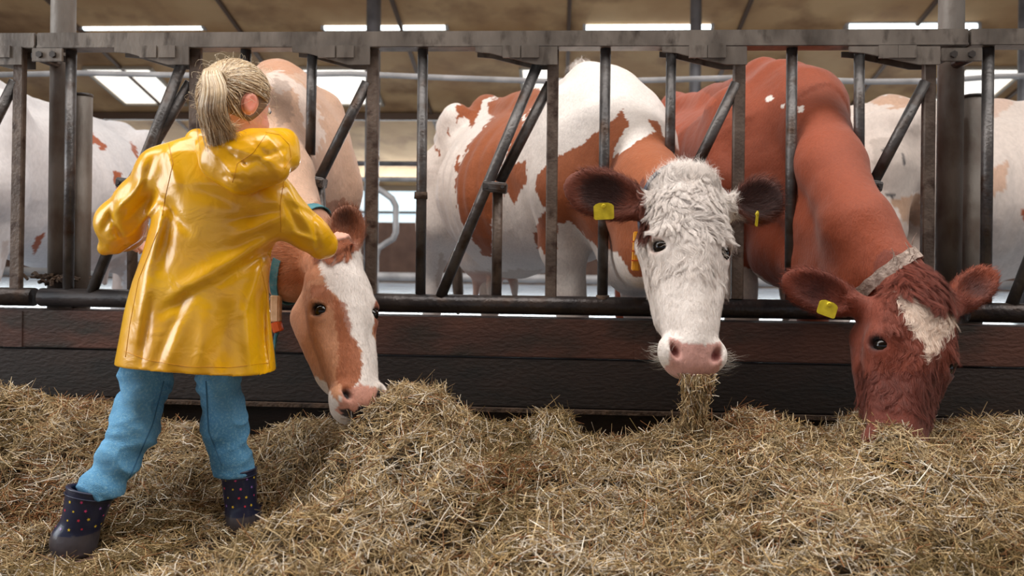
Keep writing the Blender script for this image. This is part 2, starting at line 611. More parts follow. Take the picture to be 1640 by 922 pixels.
M['concrete'] = mat_noise('alley_concrete', lin(92, 70, 62), lin(140, 112, 102), 5, 0.6, 0, 0.3, 60, c3=lin(84, 66, 50), s3=25, f3=(0.5, 0.7))
M['slats'] = mat_noise('wet_slats', lin(120, 126, 134), lin(176, 186, 198), 3, 0.25, 0, 0.2, 30, (0.5, 3, 1))
M['roof'] = mat_noise('brown_roof_sheet', lin(188, 144, 98), lin(214, 174, 126), 1.1, 0.8, 0, 0.15, 30, (1, 1, 1), c3=lin(158, 118, 80), s3=1.7, f3=(0.5, 0.7))
M['purlin'] = mat_plain('purlin_paint', lin(150, 136, 118), 0.6)
M['purlin_dark'] = mat_plain('purlin_dark_wood', lin(92, 70, 54), 0.7)  # darker brown for the far purlin and roof seams
M['backwall'] = mat_noise('back_panel', lin(104, 84, 78), lin(134, 110, 102), 2, 0.8)
M['sidewall'] = mat_noise('side_panel', lin(110, 96, 84), lin(150, 132, 118), 2, 0.8)
M['palepipe'] = mat_noise('pale_pipe', lin(150, 148, 148), lin(184, 182, 182), 6, 0.45, 0.2)
M['darkpipe'] = mat_noise('dark_pipe', lin(84, 82, 84), lin(110, 108, 110), 6, 0.45, 0.3)
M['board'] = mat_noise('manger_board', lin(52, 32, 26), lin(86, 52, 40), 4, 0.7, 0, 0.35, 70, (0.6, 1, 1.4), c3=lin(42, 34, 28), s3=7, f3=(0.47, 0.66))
M['board_low'] = mat_noise('manger_board_dark', lin(30, 22, 19), lin(48, 35, 30), 4, 0.7, 0, 0.35, 70, (0.6, 1, 1.4), c3=lin(28, 24, 22), s3=8, f3=(0.45, 0.65))  # darker brown for the lower boards and kerb
M['skyl'] = mat_emit('translucent_skylight', (1.0, 0.95, 0.86), 1.25)
M['band'] = mat_emit('daylight_opening', (0.72, 0.90, 1.0), 1.0)
M['lampglow'] = mat_emit('tube_glow', (0.86, 0.97, 1.0), 3.2)

struct(MB().box((-14, -9, -0.1), (14, 2.86, 0)), 'floor_feed_alley', M['concrete'])
fl = MB().box((-14, 2.86, -0.1), (14, 16.2, ZC))
struct(fl, 'floor_cow_stand', M['slats'])
# roof: two pitches, ridge at Y = 3
RZ = roofz(3)
struct(MB().plate([(-14, 3, RZ), (14, 3, RZ), (14, 16.4, roofz(16.4)), (-14, 16.4, roofz(16.4))], 0.0).add(
    [(-14, 3, RZ + .08), (14, 3, RZ + .08), (14, 16.4, roofz(16.4) + .08), (-14, 16.4, roofz(16.4) + .08)], [[0, 1, 2, 3]]), 'ceiling_stalls', M['roof'])
struct(MB().add([(-14, 3, RZ), (14, 3, RZ), (14, -9, RZ - 3.0), (-14, -9, RZ - 3.0), (-14, 3, RZ + .08), (14, 3, RZ + .08), (14, -9, RZ - 2.92), (-14, -9, RZ - 2.92)],
                [[0, 1, 2, 3], [4, 5, 6, 7], [0, 1, 5, 4], [2, 3, 7, 6]]), 'ceiling_alley', M['roof'])
for i, Y in enumerate((10.42, 12.7)):
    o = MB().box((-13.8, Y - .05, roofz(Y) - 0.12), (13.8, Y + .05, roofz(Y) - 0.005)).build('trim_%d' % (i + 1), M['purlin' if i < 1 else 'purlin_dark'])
    o['kind'] = 'structure'
# diagonal roof seams
for i, x in enumerate((-6.5, -4.3, -2.1, 0.1, 2.3, 4.5, 6.7)):
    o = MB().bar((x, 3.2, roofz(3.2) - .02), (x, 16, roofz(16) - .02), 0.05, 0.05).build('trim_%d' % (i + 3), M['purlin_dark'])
    o['kind'] = 'structure'
# back wall: low brown panel, bright open band, upper strip
struct(MB().box((-14, 16.0, 0.1), (14, 16.12, 1.34)), 'wall_back', M['backwall'])
struct(MB().box((-14, 16.0, 1.99), (14, 16.12, 2.16)), 'wall_back_top', M['purlin'])
xs = np.arange(-13, 13.1, 2.6)
for i in range(len(xs) - 1):
    fr = MB().box((xs[i] - .04, 15.96, 1.34), (xs[i] + .04, 16.04, 2.0)).build('window_%d' % (i + 1), M['darkpipe']); fr['kind'] = 'structure'
    MB().box((xs[i] + .04, 16.05, 1.34), (xs[i + 1] - .04, 16.07, 2.0)).build('pane', M['band'], fr)
    MB().box((xs[i] + .04, 15.98, 1.52), (xs[i + 1] - .04, 16.02, 1.57)).build('window_bar', M['darkpipe'], fr)
    MB().box(((xs[i] + xs[i + 1]) / 2 - .02, 15.98, 1.34), ((xs[i] + xs[i + 1]) / 2 + .02, 16.02, 1.99)).build('window_bar', M['darkpipe'], fr)
for sgn, nm in ((-1, 'wall_left'), (1, 'wall_right')):
    struct(MB().box((sgn * 14 - .06, 2.9, 0), (sgn * 14 + .06, 16.2, 6)), nm, M['sidewall'])


# skylights in the roof (pixel corners of the lit panes in the photograph)
def on_roof(px, py, off=0.0):
    d = ray(px, py)
    t = (6.58 - CAMZ - off) / (d[2] + 0.28 * d[1])
    return np.array([d[0] * t, d[1] * t, CAMZ + d[2] * t])


for i, (xa, xb) in enumerate(((133, 240), (480, 586), (834, 886), (1190, 1280), (1545, 1645))):
    a = on_roof(xa, 109, .02); b = on_roof(xb, 109, .02); ln = 1.15
    c = b + np.array([0, ln, -0.28 * ln]); d = a + np.array([0, ln, -0.28 * ln])
    fr = MB()
    for p, q in ((a, b), (b, c), (c, d), (d, a)): fr.bar(p, q, .05, .06)
    o = fr.build('window_%d' % (i + 20), M['purlin']); o['kind'] = 'structure'
    MB().add([a, b, c, d], [[0, 1, 2, 3]]).build('pane', M['skyl'], o)

# fluorescent lamps under the roof
for i, (xa, xb, lab) in enumerate(((133, 327, 'lit fluorescent tube lamp above the girl, leftmost of the four'),
                                   (518, 716, 'lit fluorescent tube lamp, second from the left, crossed by a thin post'),
                                   (936, 1140, 'lit fluorescent tube lamp above the white-faced cow'),
                                   (1355, 1566, 'lit fluorescent tube lamp at the right, behind the thick round post'))):
    Y = 10.2
    a = P(xa, 44, Y); b = P(xb, 44, Y); b[2] = a[2]
    t = empty('fluorescent_lamp', tuple(0.5 * (a + b))); tag(t, lab, 'lamp', 'tube lamps under the roof')
    mid = 0.5 * (a + b)
    h = MB().box(a - mid + [0, -.06, .035], b - mid + [0, .06, .10]).build('lamp_housing', M['palepipe'], t)
    MB().tube([a - mid + [0.02, 0, 0], b - mid + [-0.02, 0, 0]], 0.040, 12).build('tube', M['lampglow'], t)
    for q in (a - mid, b - mid):
        MB().box(q + [-.02, -.05, -.035], q + [.02, .05, .04]).build('end_cap', M['palepipe'], t)
    for q in (0.25, 0.75):
        pq = a + (b - a) * q
        MB().tube([pq - mid + [0, 0, .1], np.array([pq[0], Y, roofz(Y) - .01]) - mid], .012, 6).build('hanger', M['darkpipe'], t)

# background posts, pipes, stall dividers
for px, r, y, Y, lab in ((594, .085, 0, 9.0, 'thin grey post behind the fence, near the second lamp'),
                         (1110, .065, 0, 9.0, 'thin grey post behind the red cow, near the third lamp'),
                         (1637, .065, 0, 9.0, 'thin grey post at the right edge of the picture')):
    b = P(px, 400, Y)
    o = MB().tube([(b[0], Y, ZC), (b[0], Y, roofz(Y) - .0)], r, 16).build('roof_post', M['darkpipe'], smooth=True)
    tag(o, lab, 'post', 'thin roof posts')
pts = []
for px, py in ((-60, 121), (130, 117), (320, 121), (560, 118), (700, 124), (870, 130), (1020, 129), (1200, 124), (1390, 131), (1500, 130), (1600, 122), (1720, 121)):
    pts.append(P(px, py, 6.4))
tag(MB().tube(pts, 0.023, 10).build('water_pipe', M['palepipe'], smooth=True), 'long pale pipe sagging slightly under the roof above the cows', 'pipe')
for py, r, m_, lab in ((262, .03, 'darkpipe', 'upper of two long grey pipes across the stalls behind the cows'),
                       (287, .028, 'palepipe', 'lower of two long grey pipes across the stalls behind the cows')):
    a = P(-100, py, 9.5); b = P(1740, py, 9.5); a[2] = b[2] = P(650, py, 9.5)[2]
    tag(MB().tube([a, b], r, 10).build('stall_rail', M[m_], smooth=True), lab, 'pipe', 'long stall rails')
a = P(-100, 443, 8.0); b = P(1740, 443, 8.0); a[2] = b[2] = P(650, 443, 8.0)[2]
tag(MB().tube([a, b], 0.045, 12).build('stall_kerb_pipe', M['palepipe'], smooth=True), 'thick pale pipe lying low behind the cows', 'pipe')
for px, lab in ((290, 'bent stall divider pipe hidden behind the cow being petted'), (610, 'bent pale stall divider pipe seen between the fence bars left of the white-faced cow'),
                (695, 'bent stall divider pipe close to the tail of the spotted cow'), (1100, 'bent stall divider pipe behind the red cow')):
    Y = 8.6
    q = [P(px - 8, 430, Y), P(px - 8, 410, Y), P(px - 4, 397, Y), P(px + 10, 388, Y), P(px + 20, 382, Y), P(px + 24, 372, Y), P(px + 24, 330, Y), P(px + 18, 318, Y), P(px + 6, 309, Y), P(px - 8, 300, Y)]
    q.insert(0, np.array([q[0][0], Y, ZC]))
    tag(MB().tube(q, 0.035, 10).build('stall_divider', M['palepipe'], smooth=True), lab, 'stall divider', 'stall dividers')

# ------------------------------------------------------------------ manger wall below the fence
YF = 2.72
wl = empty('wall_manger', (0, YF, 0)); wl['kind'] = 'structure'
YW = YF - 0.03
def wz(py): return CAMZ - (py - 400) / 1250 * YW
zt, zj, zf = wz(510), wz(574), wz(655)
def wbox(x0, x1, y0, y1, z0, z1): return MB().box((x0, y0 - YF, z0), (x1, y1 - YF, z1))
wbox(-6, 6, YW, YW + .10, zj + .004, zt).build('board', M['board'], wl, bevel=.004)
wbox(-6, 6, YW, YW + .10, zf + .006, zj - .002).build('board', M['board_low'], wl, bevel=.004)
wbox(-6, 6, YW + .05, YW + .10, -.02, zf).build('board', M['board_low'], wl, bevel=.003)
wbox(-6, 6, YW - .012, YW + .05, zf - .010, zf + .004).build('ledge', M['dirt'], wl)
for x in (-1.95, -.75, .30, 1.25, 2.2):
    wbox(x - .035, x + .035, YW - .003, YW + .01, zj + .006, zt - .004).build('batten', M['board'], wl)
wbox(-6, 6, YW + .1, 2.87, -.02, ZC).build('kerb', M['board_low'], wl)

# ------------------------------------------------------------------ feed fence
def fp(px, py, off=0.0):
    return P(px, py, YF + off)


def vz(px_top, py, off=0): return fp(px_top, py, off)


ZT = CAMZ + (400 - 65) / 1250 * YF
ZB = CAMZ - (488 - 400) / 1250 * YF
RH = 0.056


def Xf(px, py): return fp(px, py)[0]


def feed_panel(x0, x1, label):
    t = empty('feed_fence', ((x0 + x1) / 2, YF, ZB)); tag(t, label, 'fence', 'feed fence panels')
    off = np.array([(x0 + x1) / 2, YF, ZB])
    L = lambda p: np.asarray(p, float) - off
    r = MB()
    # top rail: rectangular channel with a lower lip, open ends
    r.box(L((x0, YF - .03, ZT - RH / 2 + .008)), L((x1, YF + .03, ZT + RH / 2)))
    r.box(L((x0, YF - .034, ZT - RH / 2)), L((x1, YF + .034, ZT - RH / 2 + .010)))
    r.build('top_rail', M['rail'], t, bevel=.002)
    MB().tube([L((x0 + .01, YF, ZB)), L((x1 - .01, YF, ZB))], .033, 24).build('bottom_rail', M['tube'], t, smooth=True)
    return t, L


def round_bar(t, L, pxt, pxb):
    x0 = Xf(pxt, 80); x1 = Xf(pxb, 465)
    MB().tube([L((x0, YF + .005, ZT - RH / 2)), L((x1, YF + .005, ZB + .02))], .0185, 16).build('upright_bar', M['steel'], t, smooth=True)


def flat_bar(t, L, px, pyt=80, pyb=470, pxb=None):
    a = fp(px, pyt); b = fp(pxb or px - 3, pyb)
    MB().bar(L(a), L(b), .040, .026).build('stop_bar', M['steel_brown'], t)


def bracket(t, L, xa, xb, ya=79):
    a = xa; b = xb; d = 4
    poly = [fp(a, ya), fp(b, ya), fp(b, ya + 29), fp(b - 34, ya + 29), fp(a + 24, ya + 11), fp(a, ya + 9)]
    br = MB().plate([L(p) for p in poly], .006, -.041).build('lock_bracket', M['rail'], t, bevel=.001)
    MB().plate([L(p) for p in poly], .006, .030).build('lock_bracket', M['rail'], t)
    for px in (xb - 74 if xb - xa > 100 else xb - 55, xb - 44):
        c = L(fp(px, ya + 4, -.045))
        MB().tube([c, c + [0, .10, 0]], .011, 6).build('bolt', M['bolt'], br)
        MB().box(c + [-.03, -.002, -.02], c + [.03, .008, .022]).build('bolt_plate', M['rail'], br)


def slant(t, L, a, b, r=.019, mat='steel', off=0.0, name='locking_bar'):
    return MB().tube([L(fp(*a, off)), L(fp(*b, off))], r, 14).build(name, M[mat], t, smooth=True)


def clamp(t, L, xc, yc, w=16):
    c = L(fp(xc, yc))
    o = MB().bar(c + [-S(w, YF), 0, .004], c + [S(w, YF), 0, -.004], .036, .062).build('clamp', M['steel'], t, bevel=.003)
    for q in (-1, 1):
        MB().tube([c + [S(w - 6, YF) * q, -.04, 0], c + [S(w - 6, YF) * q, .04, 0]], .007, 6).build('bolt', M['bolt'], o)


XL, XR = Xf(66, 65), Xf(1546, 65)
t, L = feed_panel(XL + .004, XR - .004, 'long grey steel feed fence with slanted locking bars between the two thick posts')
for a, b in ((113, 108), (393, 390), (677, 673), (970, 965), (1269, 1266)): round_bar(t, L, a, b)
for px in (314, 598, 886, 1184, 1488): flat_bar(t, L, px, 80, 478, px - 4)
for a, b in ((193, 311), (474, 597), (763, 893), (1058, 1192), (1353, 1497)): bracket(t, L, a, b)
# open locks: long slanted bar, short slanted bar, clamp and lower stub
slant(t, L, (291, 104), (147, 468), off=-.008); slant(t, L, (305, 132), (212, 290), off=.016); clamp(t, L, 208, 294, 17)
slant(t, L, (212, 298), (212, 470), .018, 'steel_brown', .016)
slant(t, L, (861, 104), (706, 474), off=-.008); slant(t, L, (881, 134), (800, 292), off=.016); clamp(t, L, 793, 300, 19)
slant(t, L, (797, 300), (795, 480), .018, 'steel_brown', .016)
# closed locks: upright bar hangs beside the neck, slanted bar meets it at a clamp
for (fx, fy0, ex, ey), (sx, sy, tx, ty), (lx, ly) in (((500, 88, 497, 248), (588, 132, 512, 286), (520, 470)),
                                                     ((1075, 86, 1072, 300), (1179, 134, 1104, 290), (1104, 478)),
                                                     ((1376, 86, 1376, 300), (1482, 132, 1399, 292), (1393, 486))):
    slant(t, L, (fx, fy0), (ex, ey), .0175)
    slant(t, L, (sx, sy), (tx, ty)); clamp(t, L, tx - 2, ty + 6, 11)
    slant(t, L, (tx, ty + 4), (lx, ly), .018)
for px, py, m_ in ((674, 313, 0), (965, 478, 0)):
    c = L(fp(px, py)); MB().tube([c + [0, 0, -.012], c + [0, 0, .012]], [.024, .023], 12).build('weld_collar', M['dirt'], t, smooth=True)

t, L = feed_panel(Xf(-900, 65), XL - .004, 'feed fence section at the left edge, left of the thick round post')
flat_bar(t, L, 33, 80, 470, 26); bracket(t, L, -85, 47); slant(t, L, (24, 130), (-55, 290)); clamp(t, L, -58, 296, 15)
slant(t, L, (-90, 86), (-92, 460)); round_bar(t, L, -165, -170)
for px in (-300,): flat_bar(t, L, px, 80, 470, px - 6)
t, L = feed_panel(XR + .004, Xf(2300, 65), 'feed fence section at the right edge, right of the thick round post')
round_bar(t, L, 1584, 1580)
slant(t, L, (1770, 104), (1620, 488)); flat_bar(t, L, 1800, 80, 480); bracket(t, L, 1672, 1806); round_bar(t, L, 1900, 1898)


def thick_post(px, py, pr, ztop, label, capx, captop, capr, mx0, mx1):
    Yp = YF + .115
    b = P(px, py, Yp)
    t = empty('steel_post', (b[0], Yp, ZC)); tag(t, label, 'post', 'thick round posts holding the fence')
    z0 = 0.0
    MB().tube([(0, 0, z0), (0, 0, ztop - ZC)], pr, 28).build('post', M['post'], t, smooth=True)
    # mounting plate with two bolts joining the rails
    a = fp(mx0, 82); c = fp(mx1, 103)
    o = np.array([b[0], Yp, ZC])
    pl = MB().box(np.array([a[0], YF - .045, c[2]]) - o, np.array([c[0], YF - .036, a[2]]) - o).build('mounting_plate', M['rail'], t, bevel=.002)
    for q in (.28, .72):
        x = a[0] + (c[0] - a[0]) * q; z = (a[2] + c[2]) / 2
        MB().tube([np.array([x, YF - .054, z]) - o, np.array([x, YF + .04, z]) - o], .012, 6).build('bolt', M['bolt'], pl)
    MB().tube([np.array([b[0] - .0, YF - .036, (a[2] + c[2]) / 2]) - o, np.array([b[0], Yp, (a[2] + c[2]) / 2]) - o], .02, 10).build('stand_off', M['steel'], t)
    ct = P(capx, captop, Yp + .05)
    s_ = empty('short_pipe_post', (ct[0], Yp + .05, ZC)); tag(s_, label.replace('tall thick', 'short capped').replace('reaching above the top rail', 'standing right beside the tall post'), 'post')
    h = ct[2] - ZC
    MB().tube([(0, 0, 0), (0, 0, h - .01)], capr, 24).build('pipe', M['post'], s_, smooth=True)
    MB().tube([(0, 0, h - .012), (0, 0, h - .002), (0, 0, h)], [capr * 1.03, capr * 1.03, capr * .9], 24).build('cap', M['steel'], s_, smooth=True)


thick_post(99, 250, .043, 3.6, 'tall thick round grey post at the left reaching above the top rail', 134, 150, .032, 64, 112)
thick_post(1521, 250, .042, 3.6, 'tall thick round grey post at the right reaching above the top rail', 1559, 152, .037, 1498, 1562)
# muck clods on the bottom rail by the left post
c = P(95, 447, YF + .06)
V = []
mk = MB()
for i in range(60):
    q = c + np.array([rng.normal(0, .055), rng.normal(0, .02), abs(rng.normal(0, .012)) - .005])
    mk.tube([q, q + rng.normal(0, .022, 3) * [1, .6, .4]], .004 + .004 * rng.random(), 5)
tag(mk.build('muck_clump', M['dirt']), 'dark clump of dried muck and straw at the foot of the left post', 'muck', kind='stuff')


# ------------------------------------------------------------------ cow colours
WHITE = lin(232, 224, 218); CREAM = lin(206, 168, 140); TAN = lin(178, 104, 66); REDBR = lin(142, 66, 38); BROWN = lin(154, 84, 46)
DEEP = lin(112, 46, 32); PINK = lin(214, 150, 136); DKSKIN = lin(40, 30, 30)


def paint(V, base, polys, jit=5.0, fs=9.0, px=None):
    # polys: (polygon in photograph pixels, colour, tint amount)
    q = proj(V) if px is None else px
    n1 = vnoise(V, fs * 3, 1) + 0.6 * vnoise(V, fs * 9, 2); n2 = vnoise(V, fs * 3, 3) + 0.6 * vnoise(V, fs * 9, 4)
    q = q + np.stack([n1, n2], 1) * jit
    col = np.tile(np.asarray(base, float), (len(V), 1))
    for pl in polys:
        poly, c = pl[0], pl[1]; a = pl[2] if len(pl) > 2 else 1.0
        m = inpoly(q, poly)
        col[m] = col[m] * (1 - a) + np.asarray(c) * a
    return col


def blend_near(V, col, c, r, colr, soft=0.4):
    d = np.linalg.norm(V - c, axis=1)
    a = np.clip((r - d) / (r * soft), 0, 1)[:, None]
    return col * (1 - a) + np.asarray(colr) * a


def crop_pts(pts, x0, y0, s): return [(x0 + x / s, y0 + y / s) for x, y in pts]


EYES = []


def fur(name, V, F, col, parent, n, mask, dirf, length, lift, rad, curl=0.0, m=4, lum=0.12, mat='fur', sides=2, no_eye=None, clump=0, cw=.75):
    fc = V[F].mean(1)
    ar = 0.5 * np.linalg.norm(np.cross(V[F[:, 2]] - V[F[:, 0]], V[F[:, 3]] - V[F[:, 1]]), axis=1)
    w_ = ar * mask(fc)
    for e_ in (no_eye or EYES): w_ = w_ * (np.linalg.norm(fc - e_, axis=1) > (.019 if name == 'eyelashes' else .043 if name == 'forehead_curls' else .032))
    w_ = w_ / w_.sum()
    f = rng.choice(len(F), n, p=w_)
    a, b = rng.random(n)[:, None], rng.random(n)[:, None]
    q = V[F[f]]
    p = (q[:, 0] * (1 - a) + q[:, 1] * a) * (1 - b) + (q[:, 3] * (1 - a) + q[:, 2] * a) * b
    N = vnormals(V, F)[F[f, 0]]
    D = dirf(p, N); D = D - N * (D * N).sum(1, keepdims=True) * 1.0
    D /= np.maximum(np.linalg.norm(D, axis=1, keepdims=True), 1e-6)
    D = D + rng.normal(0, 0.16, D.shape)
    ln = length * (0.6 + 0.8 * rng.random(n))
    t = np.linspace(0, 1, m)[None, :, None]
    cur = np.cross(N, D)
    ph = (vnoise(p, 28, 9) * 3.0)[:, None, None]
    path = p[:, None] + ln[:, None, None] * (D[:, None] * t + N[:, None] * lift * (t * (1.25 - 0.7 * t)) + cur[:, None] * curl * np.sin(t * 2.6 + ph) * t)
    if clump:
        ns = max(n // clump, 2)
        for i0 in range(0, n, 4000):
            dd = ((p[i0:i0 + 4000, None, :] - p[None, :ns, :]) ** 2).sum(2)
            j = dd.argmin(1)
            wt = (cw * np.linspace(0, 1, m) ** .8)[None, :, None]
            path[i0:i0 + 4000] = path[i0:i0 + 4000] * (1 - wt) + path[j] * wt
    rr = rad * (1 - 0.85 * np.linspace(0, 1, m))[None, :] * (0.7 + 0.6 * rng.random(n))[:, None]
    cc = col[F[f, 0]] * (1 + rng.normal(0, lum, n))[:, None]
    return strands_mesh(name, path, rr, np.clip(cc, 0, 1), M[mat], parent, sides, N + rng.normal(0, .18, N.shape))


def add_eye(parent, T, s, q, label=None, r=.0205):
    c = T(.0775 * q, -.040, -.226)
    V, F = [], []
    me = bpy.data.meshes.new('eye')
    import bmesh
    bm = bmesh.new(); bmesh.ops.create_uvsphere(bm, u_segments=24, v_segments=16, radius=r * s); bm.to_mesh(me); bm.free()
    for p in me.polygons: p.use_smooth = True
    o = link('eye', me, M['eye'], parent); o.location = c
    return o, c


def add_tag(parent, center, ax, up, n, wd, ht, label):
    ax, up, n = nrm(ax), nrm(up), nrm(n)
    c0 = np.asarray(center)
    pr = [(-.5, -.42), (-.42, -.5), (.42, -.5), (.5, -.42), (.5, .30), (.40, .42), (.22, .5), (-.22, .5), (-.40, .42), (-.5, .30)]
    V = [c0 + ax * x * wd + up * y * ht + n * z for z in (0.0, .0025) for x, y in pr]
    k = len(pr)
    F = [list(range(k))[::-1], list(range(k, 2 * k))] + [[i, (i + 1) % k, k + (i + 1) % k, k + i] for i in range(k)]
    o = MB().add(V, F).build('ear_tag', M['tag'], parent)
    o['label'] = label
    MB().tube([c0 + up * ht * .30 + n * .002, c0 + up * ht * .30 + n * .006], [.007, .005], 12).build('tag_stud', M['tag'], o)
    return o




def near_px(pts, px, py):
    q = proj(np.array(pts)); Y_ = np.array(pts)[:, 1]
    return pts[int(np.argmin((q[:, 0] - px) ** 2 + (q[:, 1] - py) ** 2 + (Y_ - Y_.min()) * 4000))]


def ring_on(bvh, c, axis, w, t, mat, name, parent, a0=0, a1=360, nseg=56, off=.004, wob=0.0):
    c = Vector(c); u, v, d = frame_of(np.asarray(axis, float))
    R_ = []
    for i in range(nseg + 1):
        a = math.radians(a0 + (a1 - a0) * i / nseg)
        dr = Vector(u * math.cos(a) + v * math.sin(a))
        h = bvh.ray_cast(c, dr, 0.5)
        R_.append((dr, (h[0] - c).length if h[0] is not None else .15))
    rad = np.array([r for _, r in R_])
    for _ in range(4):
        rad[1:-1] = np.maximum(rad[1:-1], 0.5 * rad[1:-1] + .25 * (rad[:-2] + rad[2:]))
    V = []; F = []
    for i, (dr, _) in enumerate(R_):
        for oo, aw in ((off, -.5), (off + t, -.5), (off + t, .5), (off, .5)):
            wz_ = wob * math.sin(i * 1.9)
            V.append(np.array(c) + np.array(dr) * (rad[i] + oo) + d * (aw * w + wz_))
    for i in range(nseg):
        for k in range(4): F.append([i * 4 + k, i * 4 + (k + 1) % 4, i * 4 + 4 + (k + 1) % 4, i * 4 + 4 + k])
    F += [[0, 1, 2, 3], [nseg * 4 + 3, nseg * 4 + 2, nseg * 4 + 1, nseg * 4]]
    o = MB().add(V, F).build(name, mat, parent)
    pts = [np.array(c) + np.array(dr) * (rad[i] + off + t) for i, (dr, _) in enumerate(R_)]
    return o, pts, d


def make_cow(label, W, H, neck, head, ears, vox, bounds, colf, mat='coat', group=None, legs=True, wid=1.0):
    T, fx, fy, s = cow_frame(W, H, wid)
    pr = body_prims(T, s)
    nk = neck(T, s) if neck else []
    pr += nk
    TH = None
    if head is not None:
        TH, R, hs = head
        pr += head_prims(TH, R, hs)
    einfo = []
    for e in ears:
        ep, inf = ear_prims(*e); pr += ep; einfo.append(inf)
    o0 = T(0, 0, 0)

    def skin_disp(p, d):
        xl = (p - o0) @ fx
        rib = np.clip(1 - np.abs((p[:, 2] - 1.08) / .30) ** 2, 0, 1) * np.clip(1 - np.abs((xl + .12) / .40) ** 4, 0, 1)
        body = (xl < .8) * 1.0
        return (0.003 * vnoise(p, 14, 5) + 0.0012 * vnoise(p, 45, 6) + body * (.009 * vnoise(p, 5.5, 8) + .0035 * vnoise(p * [1, 1, .5], 16, 9))
                + .0045 * rib * np.sin(xl * 2 * math.pi / .082 + 1.5 * vnoise(p, 3, 7)))
    V, F = sdf_mesh(pr, vox, bounds[0], bounds[1], disp=skin_disp)
    V = vsmooth(V, F, 1, 0.4)
    col = colf(V, T, TH)
    me = np_mesh('cow', V, F); set_col(me, col)
    o = link('cow', me, M[mat])
    tag(o, label, 'cow')
    # tail (part)
    tl = [T(-1.03, .0, 1.26), T(-1.10, .01, 1.12), T(-1.11, .02, .85), T(-1.08, .03, .62)]
    tpts = [tl[0], 0.5 * (tl[0] + tl[1]) + fx * -.02, tl[1], tl[2], tl[3]]
    MBt = MB().tube(tpts, [.032 * s, .028 * s, .02 * s, .014 * s, .016 * s], 12)
    MBt.tube([tl[3], T(-1.09, .03, .52), T(-1.07, .035, .38), T(-1.09, .04, .30)], [.018 * s, .034 * s, .03 * s, .006], 12)
    to = MBt.build('tail', M['tailc'], o, smooth=True)
    eyes = []
    if head is not None:
        for q in (-1, 1): eyes.append(add_eye(o, TH, hs, q)[1])
        EYES.extend(eyes)
    bvh = None
    return dict(o=o, V=V, F=F, col=col, T=T, TH=TH, einfo=einfo, eyes=eyes, fx=fx, fy=fy, s=s)


M['tailc'] = mat_noise('tail_hair', lin(72, 60, 50), lin(130, 112, 98), 30, 0.8, 0, 0.5, 120, (1, 1, .2))


def face_region(TH):
    # returns function giving local head coordinates
    O = TH(0, 0, 0); X = TH(1, 0, 0) - O; N = TH(0, 1, 0) - O; Z = TH(0, 0, 1) - O
    s = np.linalg.norm(X); R = np.stack([X, N, Z], 1) / s
    return lambda p: ((p - O) @ R) / s, R, s


# ================================================================== COW B: centre, white face, facing the camera
def neckB(T, s):
    return (chain([(T(.55, 0, 1.24), .15), (P(1022, 245, 2.88), .12), (P(1042, 295, 2.68), .10), (P(1100, 315, 2.44), .09)], .08) +
            chain([(T(.60, 0, 1.05), .25), (P(1012, 330, 2.90), .16), (P(1036, 345, 2.70), .115), (P(1105, 352, 2.43), .10)], .08) +
            chain([(T(.66, 0, .88), .17), (P(1018, 420, 2.88), .11), (P(1040, 410, 2.68), .09), (P(1090, 400, 2.50), .08)], .08))


OB, MBz = P(1112, 264, 2.30), P(1121, 594, 2.05)
headB = head_frame(OB, MBz, (0.12, -1, 0.1), 1.02, 1.0)
THB = headB[0]


